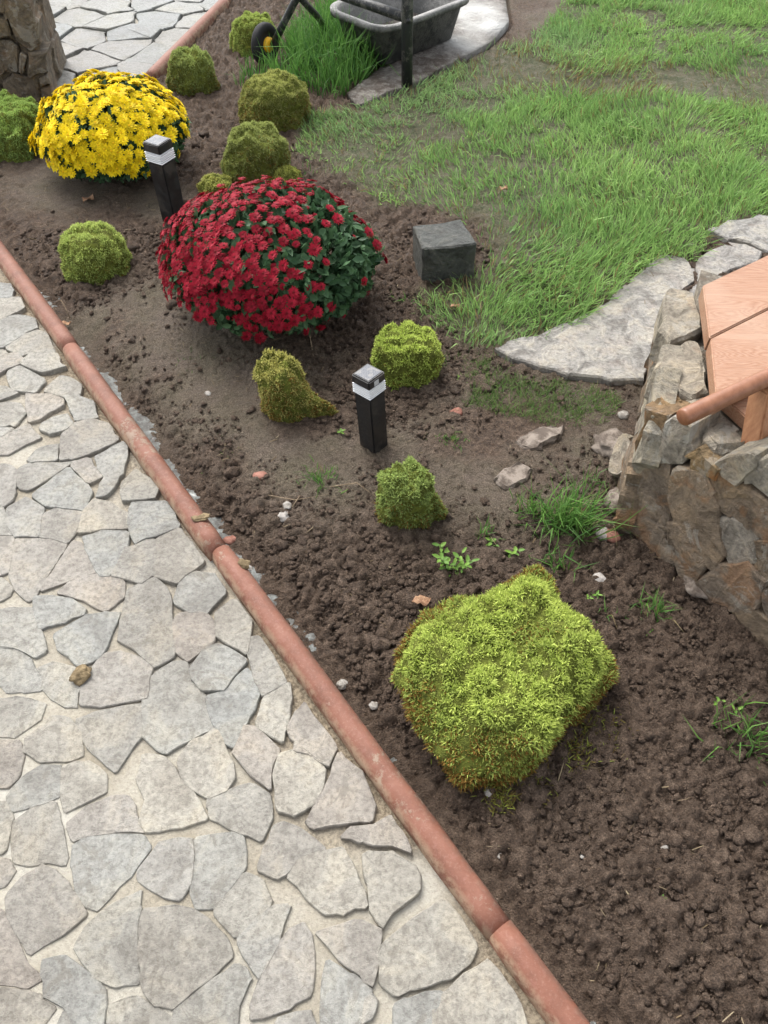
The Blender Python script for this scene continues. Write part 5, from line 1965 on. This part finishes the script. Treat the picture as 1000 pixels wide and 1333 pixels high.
G_ = 'pebbles on the soil bed'
lump_obj('pebble', 272, 518, 0.010, PEBBLE, 'small white pebble on smooth soil below the red flowers', 'pebble', 1, group=G_)
lump_obj('pebble', 812, 541, 0.016, PEBBLE, 'pale round pebble against the left end of the stone wall', 'pebble', 2, group=G_)
lump_obj('pebble', 375, 664, 0.012, PEBBLE, 'cream pebble on soil beside the kerb middle', 'pebble', 3, group=G_)
lump_obj('pebble', 400, 652, 0.007, PEBBLE, 'tiny pale pebble right of the cream pebble', 'pebble', 4, group=G_)
lump_obj('pebble', 370, 678, 0.016, PEBBLE2, 'grey stone just below the cream pebble', 'pebble', 5, group=G_)
lump_obj('pebble', 445, 882, 0.012, PEBBLE, 'white pebble close to the kerb left of the biggest mound', 'pebble', 6, group=G_)
lump_obj('pebble', 487, 912, 0.010, PEBBLE, 'white pebble between kerb and the biggest moss mound', 'pebble', 7, group=G_)
lump_obj('pebble', 318, 728, 0.010, PEBBLE, 'pale chip beside the kerb joint', 'pebble', 8, group=G_, stretch=1.7, rz=-0.4)
lump_obj('pebble', 863, 1106, 0.007, PEBBLE, 'tiny pale pebble on the bare lower soil', 'pebble', 9, group=G_)
lump_obj('pebble', 757, 1117, 0.005, PEBBLE, 'white speck of stone on lower soil below the biggest mound', 'pebble', 10, group=G_)
lump_obj('pebble', 637, 1032, 0.010, PEBBLE2, 'small tan stone at the foot of the biggest moss mound', 'pebble', 11, group=G_)
lump_obj('pebble', 652, 1110, 0.006, PEBBLE, 'white chip on lower soil near the kerb end', 'pebble', 12, group=G_)
lump_obj('pebble', 783, 700, 0.018, PEBBLE2, 'rounded earthy stone right of the largest grass tuft', 'pebble', 13, group=G_)
lump_obj('pebble', 778, 758, 0.017, PEBBLE2, 'brown round stone on dark soil behind the biggest mound', 'pebble', 14, group=G_)
lump_obj('brick_shard', 594, 540, 0.016, BRICK, 'salmon red brick shard right of the near lamp', 'brick shard', 15, flat=0.5, stretch=1.2, rz=0.6, group='brick shards on soil', rough=0.4, sub=2)
lump_obj('brick_shard', 340, 624, 0.014, BRICK, 'dull red brick shard on soil below the narrow mound', 'brick shard', 16, flat=0.45, stretch=1.5, group='brick shards on soil', rough=0.35, sub=2)
lump_obj('brick_shard', 795, 703, 0.020, BRICK, 'reddish brick shard at the foot of the stone wall', 'brick shard', 17, flat=0.6, stretch=1.0, group='brick shards on soil', rough=0.35, sub=2)
lump_obj('brick_shard', 297, 693, 0.014, BRICK, 'red brick shard half buried beside the kerb', 'brick shard', 18, flat=0.5, stretch=1.3, group='brick shards on soil', rough=0.35, sub=2)
for k, (lab, txt) in enumerate((('muddy flat stone in soil right of the brick shard', '668,578 690,562 716,554 736,558 728,570 706,584 684,590'),
                                ('muddy flat stone above the largest grass tuft', '640,630 652,616 676,611 692,618 682,634 656,642'))):
    poly = [P(float(a), float(b), 0.0) for a, b in (q.split(',') for q in txt.split())]
    c = sum(poly, Vector()) / len(poly)
    c.z = 0
    bm = stone_mesh(poly, UPZ, gz(c.x, c.y) + 0.013, 0.05, EARTHSTONE, 700 + k, step=0.02, jit=0.003, bevel=0.008, rough=0.0025, dome=0.004, origin=c, tilt=0.05)
    tag(bm_obj('field_stone', bm, EARTHSTONE, None, False, c), lab, 'stone', 'muddy stones in soil')
lump_obj('field_stone', 795, 585, 0.045, EARTHSTONE, 'earth-covered stone by the leaning slab of the wall', 'stone', 22, flat=0.6, stretch=1.1, rz=-0.5, group='muddy stones in soil', rough=0.4)
lump_obj('field_stone', 802, 660, 0.035, EARTHSTONE, 'greyish stone below the leaning slab of the wall', 'stone', 23, flat=0.6, stretch=0.9, group='muddy stones in soil', rough=0.4)
lump_obj('field_stone', 905, 765, 0.035, EARTHSTONE, 'mud-grey stone under the wall between short tuft and wall', 'stone', 24, flat=0.6, group='muddy stones in soil', rough=0.4)
lump_obj('mud_clod', 108, 882, 0.016, MUDCLOD, 'brown lump of mud lying on a flagstone', 'mud', 30, flat=0.5, stretch=1.4, rz=0.75, z0=0.012, rough=0.4)
lump_obj('mud_clod', 320, 745, 0.012, MUDCLOD, 'mud lump stuck on the kerb edge below the joint', 'mud', 31, flat=0.5, stretch=1.3, rz=-0.9, z0=0.034, rough=0.4)
lump_obj('mud_clod', 266, 688, 0.010, MUDCLOD, 'smear of mud on the kerb top above the joint', 'mud', 32, flat=0.25, stretch=1.9, rz=0.3, z0=0.043, rough=0.5)


def dead_leaf(px, py, size, rz, label, seed, z=0.012):
    rg = random.Random(seed)
    c = P(px, py)
    c.z = gz(c.x, c.y) + z
    bm = bmesh.new()
    n = 9
    mid = [bm.verts.new((size * (t / (n - 1) - 0.5), 0, 0.12 * size * math.sin(t * 0.8))) for t in range(n)]
    for sgn in (-1, 1):
        edge = [bm.verts.new((size * (t / (n - 1) - 0.5), sgn * size * 0.3 * math.sin(math.pi * (t + 0.15) / (n - 0.7)) * rg.uniform(0.75, 1.2), 0.12 * size * math.sin(t * 0.8) + size * rg.uniform(0.04, 0.16))) for t in range(n)]
        for t in range(n - 1):
            bm.faces.new((mid[t], mid[t + 1], edge[t + 1], edge[t]))
    o = bm_obj('dead_leaf', bm, DRYLEAF, None, True, c)
    o.rotation_euler = (0, 0, rz)
    md = o.modifiers.new('thickness', 'SOLIDIFY')
    md.thickness = 0.0006
    return tag(o, label, 'dead leaf', 'dead leaves on the soil')


dead_leaf(117, 266, 0.06, 1.2, 'curled tan dead leaf on soil below the yellow flowers', 1)
dead_leaf(83, 414, 0.035, 0.4, 'small dry leaf beside the upper kerb', 2)
dead_leaf(548, 792, 0.045, 0.2, 'pale curled leaf at the back edge of the biggest moss mound', 3, 0.02)
dead_leaf(655, 255, 0.05, 0.9, 'brown leaf on the worn lawn above the stone block', 4, 0.02)
dead_leaf(592, 405, 0.035, 0.5, 'reddish leaf in grass right of the pale mound', 5, 0.015)


def twig(pts, r, label, mat=TWIG):
    p = []
    for (a, b, h) in pts:
        q = P(a, b)
        q.z = gz(q.x, q.y) + h
        p.append(q)
    c = p[0].copy()
    bm = bmesh.new()
    tube(bm, [q - c for q in p], [r] * (len(p) - 1) + [r * 0.5], 6)
    return tag(bm_obj('twig', bm, mat, None, True, c), label, 'twig', 'twigs on the soil')


twig([(408, 462, 0.0), (405, 448, 0.02), (403, 440, 0.05)], 0.0018, 'thin upright twig in soil below the red flowers')
twig([(88, 405, 0.005), (84, 398, 0.03), (80, 392, 0.035), (74, 392, 0.02)], 0.0014, 'curved pale twig over the upper kerb edge')
twig([(430, 640, 0.004), (465, 638, 0.014), (490, 655, 0.008)], 0.0013, 'thin curved straw left of the dark moss mound')
twig([(382, 668, 0.01), (392, 655, 0.015)], 0.0016, 'short stick touching the cream pebble')
twig([(350, 650, 0.006), (385, 660, 0.012), (430, 650, 0.006)], 0.0009, 'fine root strand on soil near the cream pebble')
twig([(915, 640, 0.006), (918, 645, 0.01), (925, 652, 0.006)], 0.0012, 'tiny bent straw at the wall foot')

scene.render.film_transparent = False
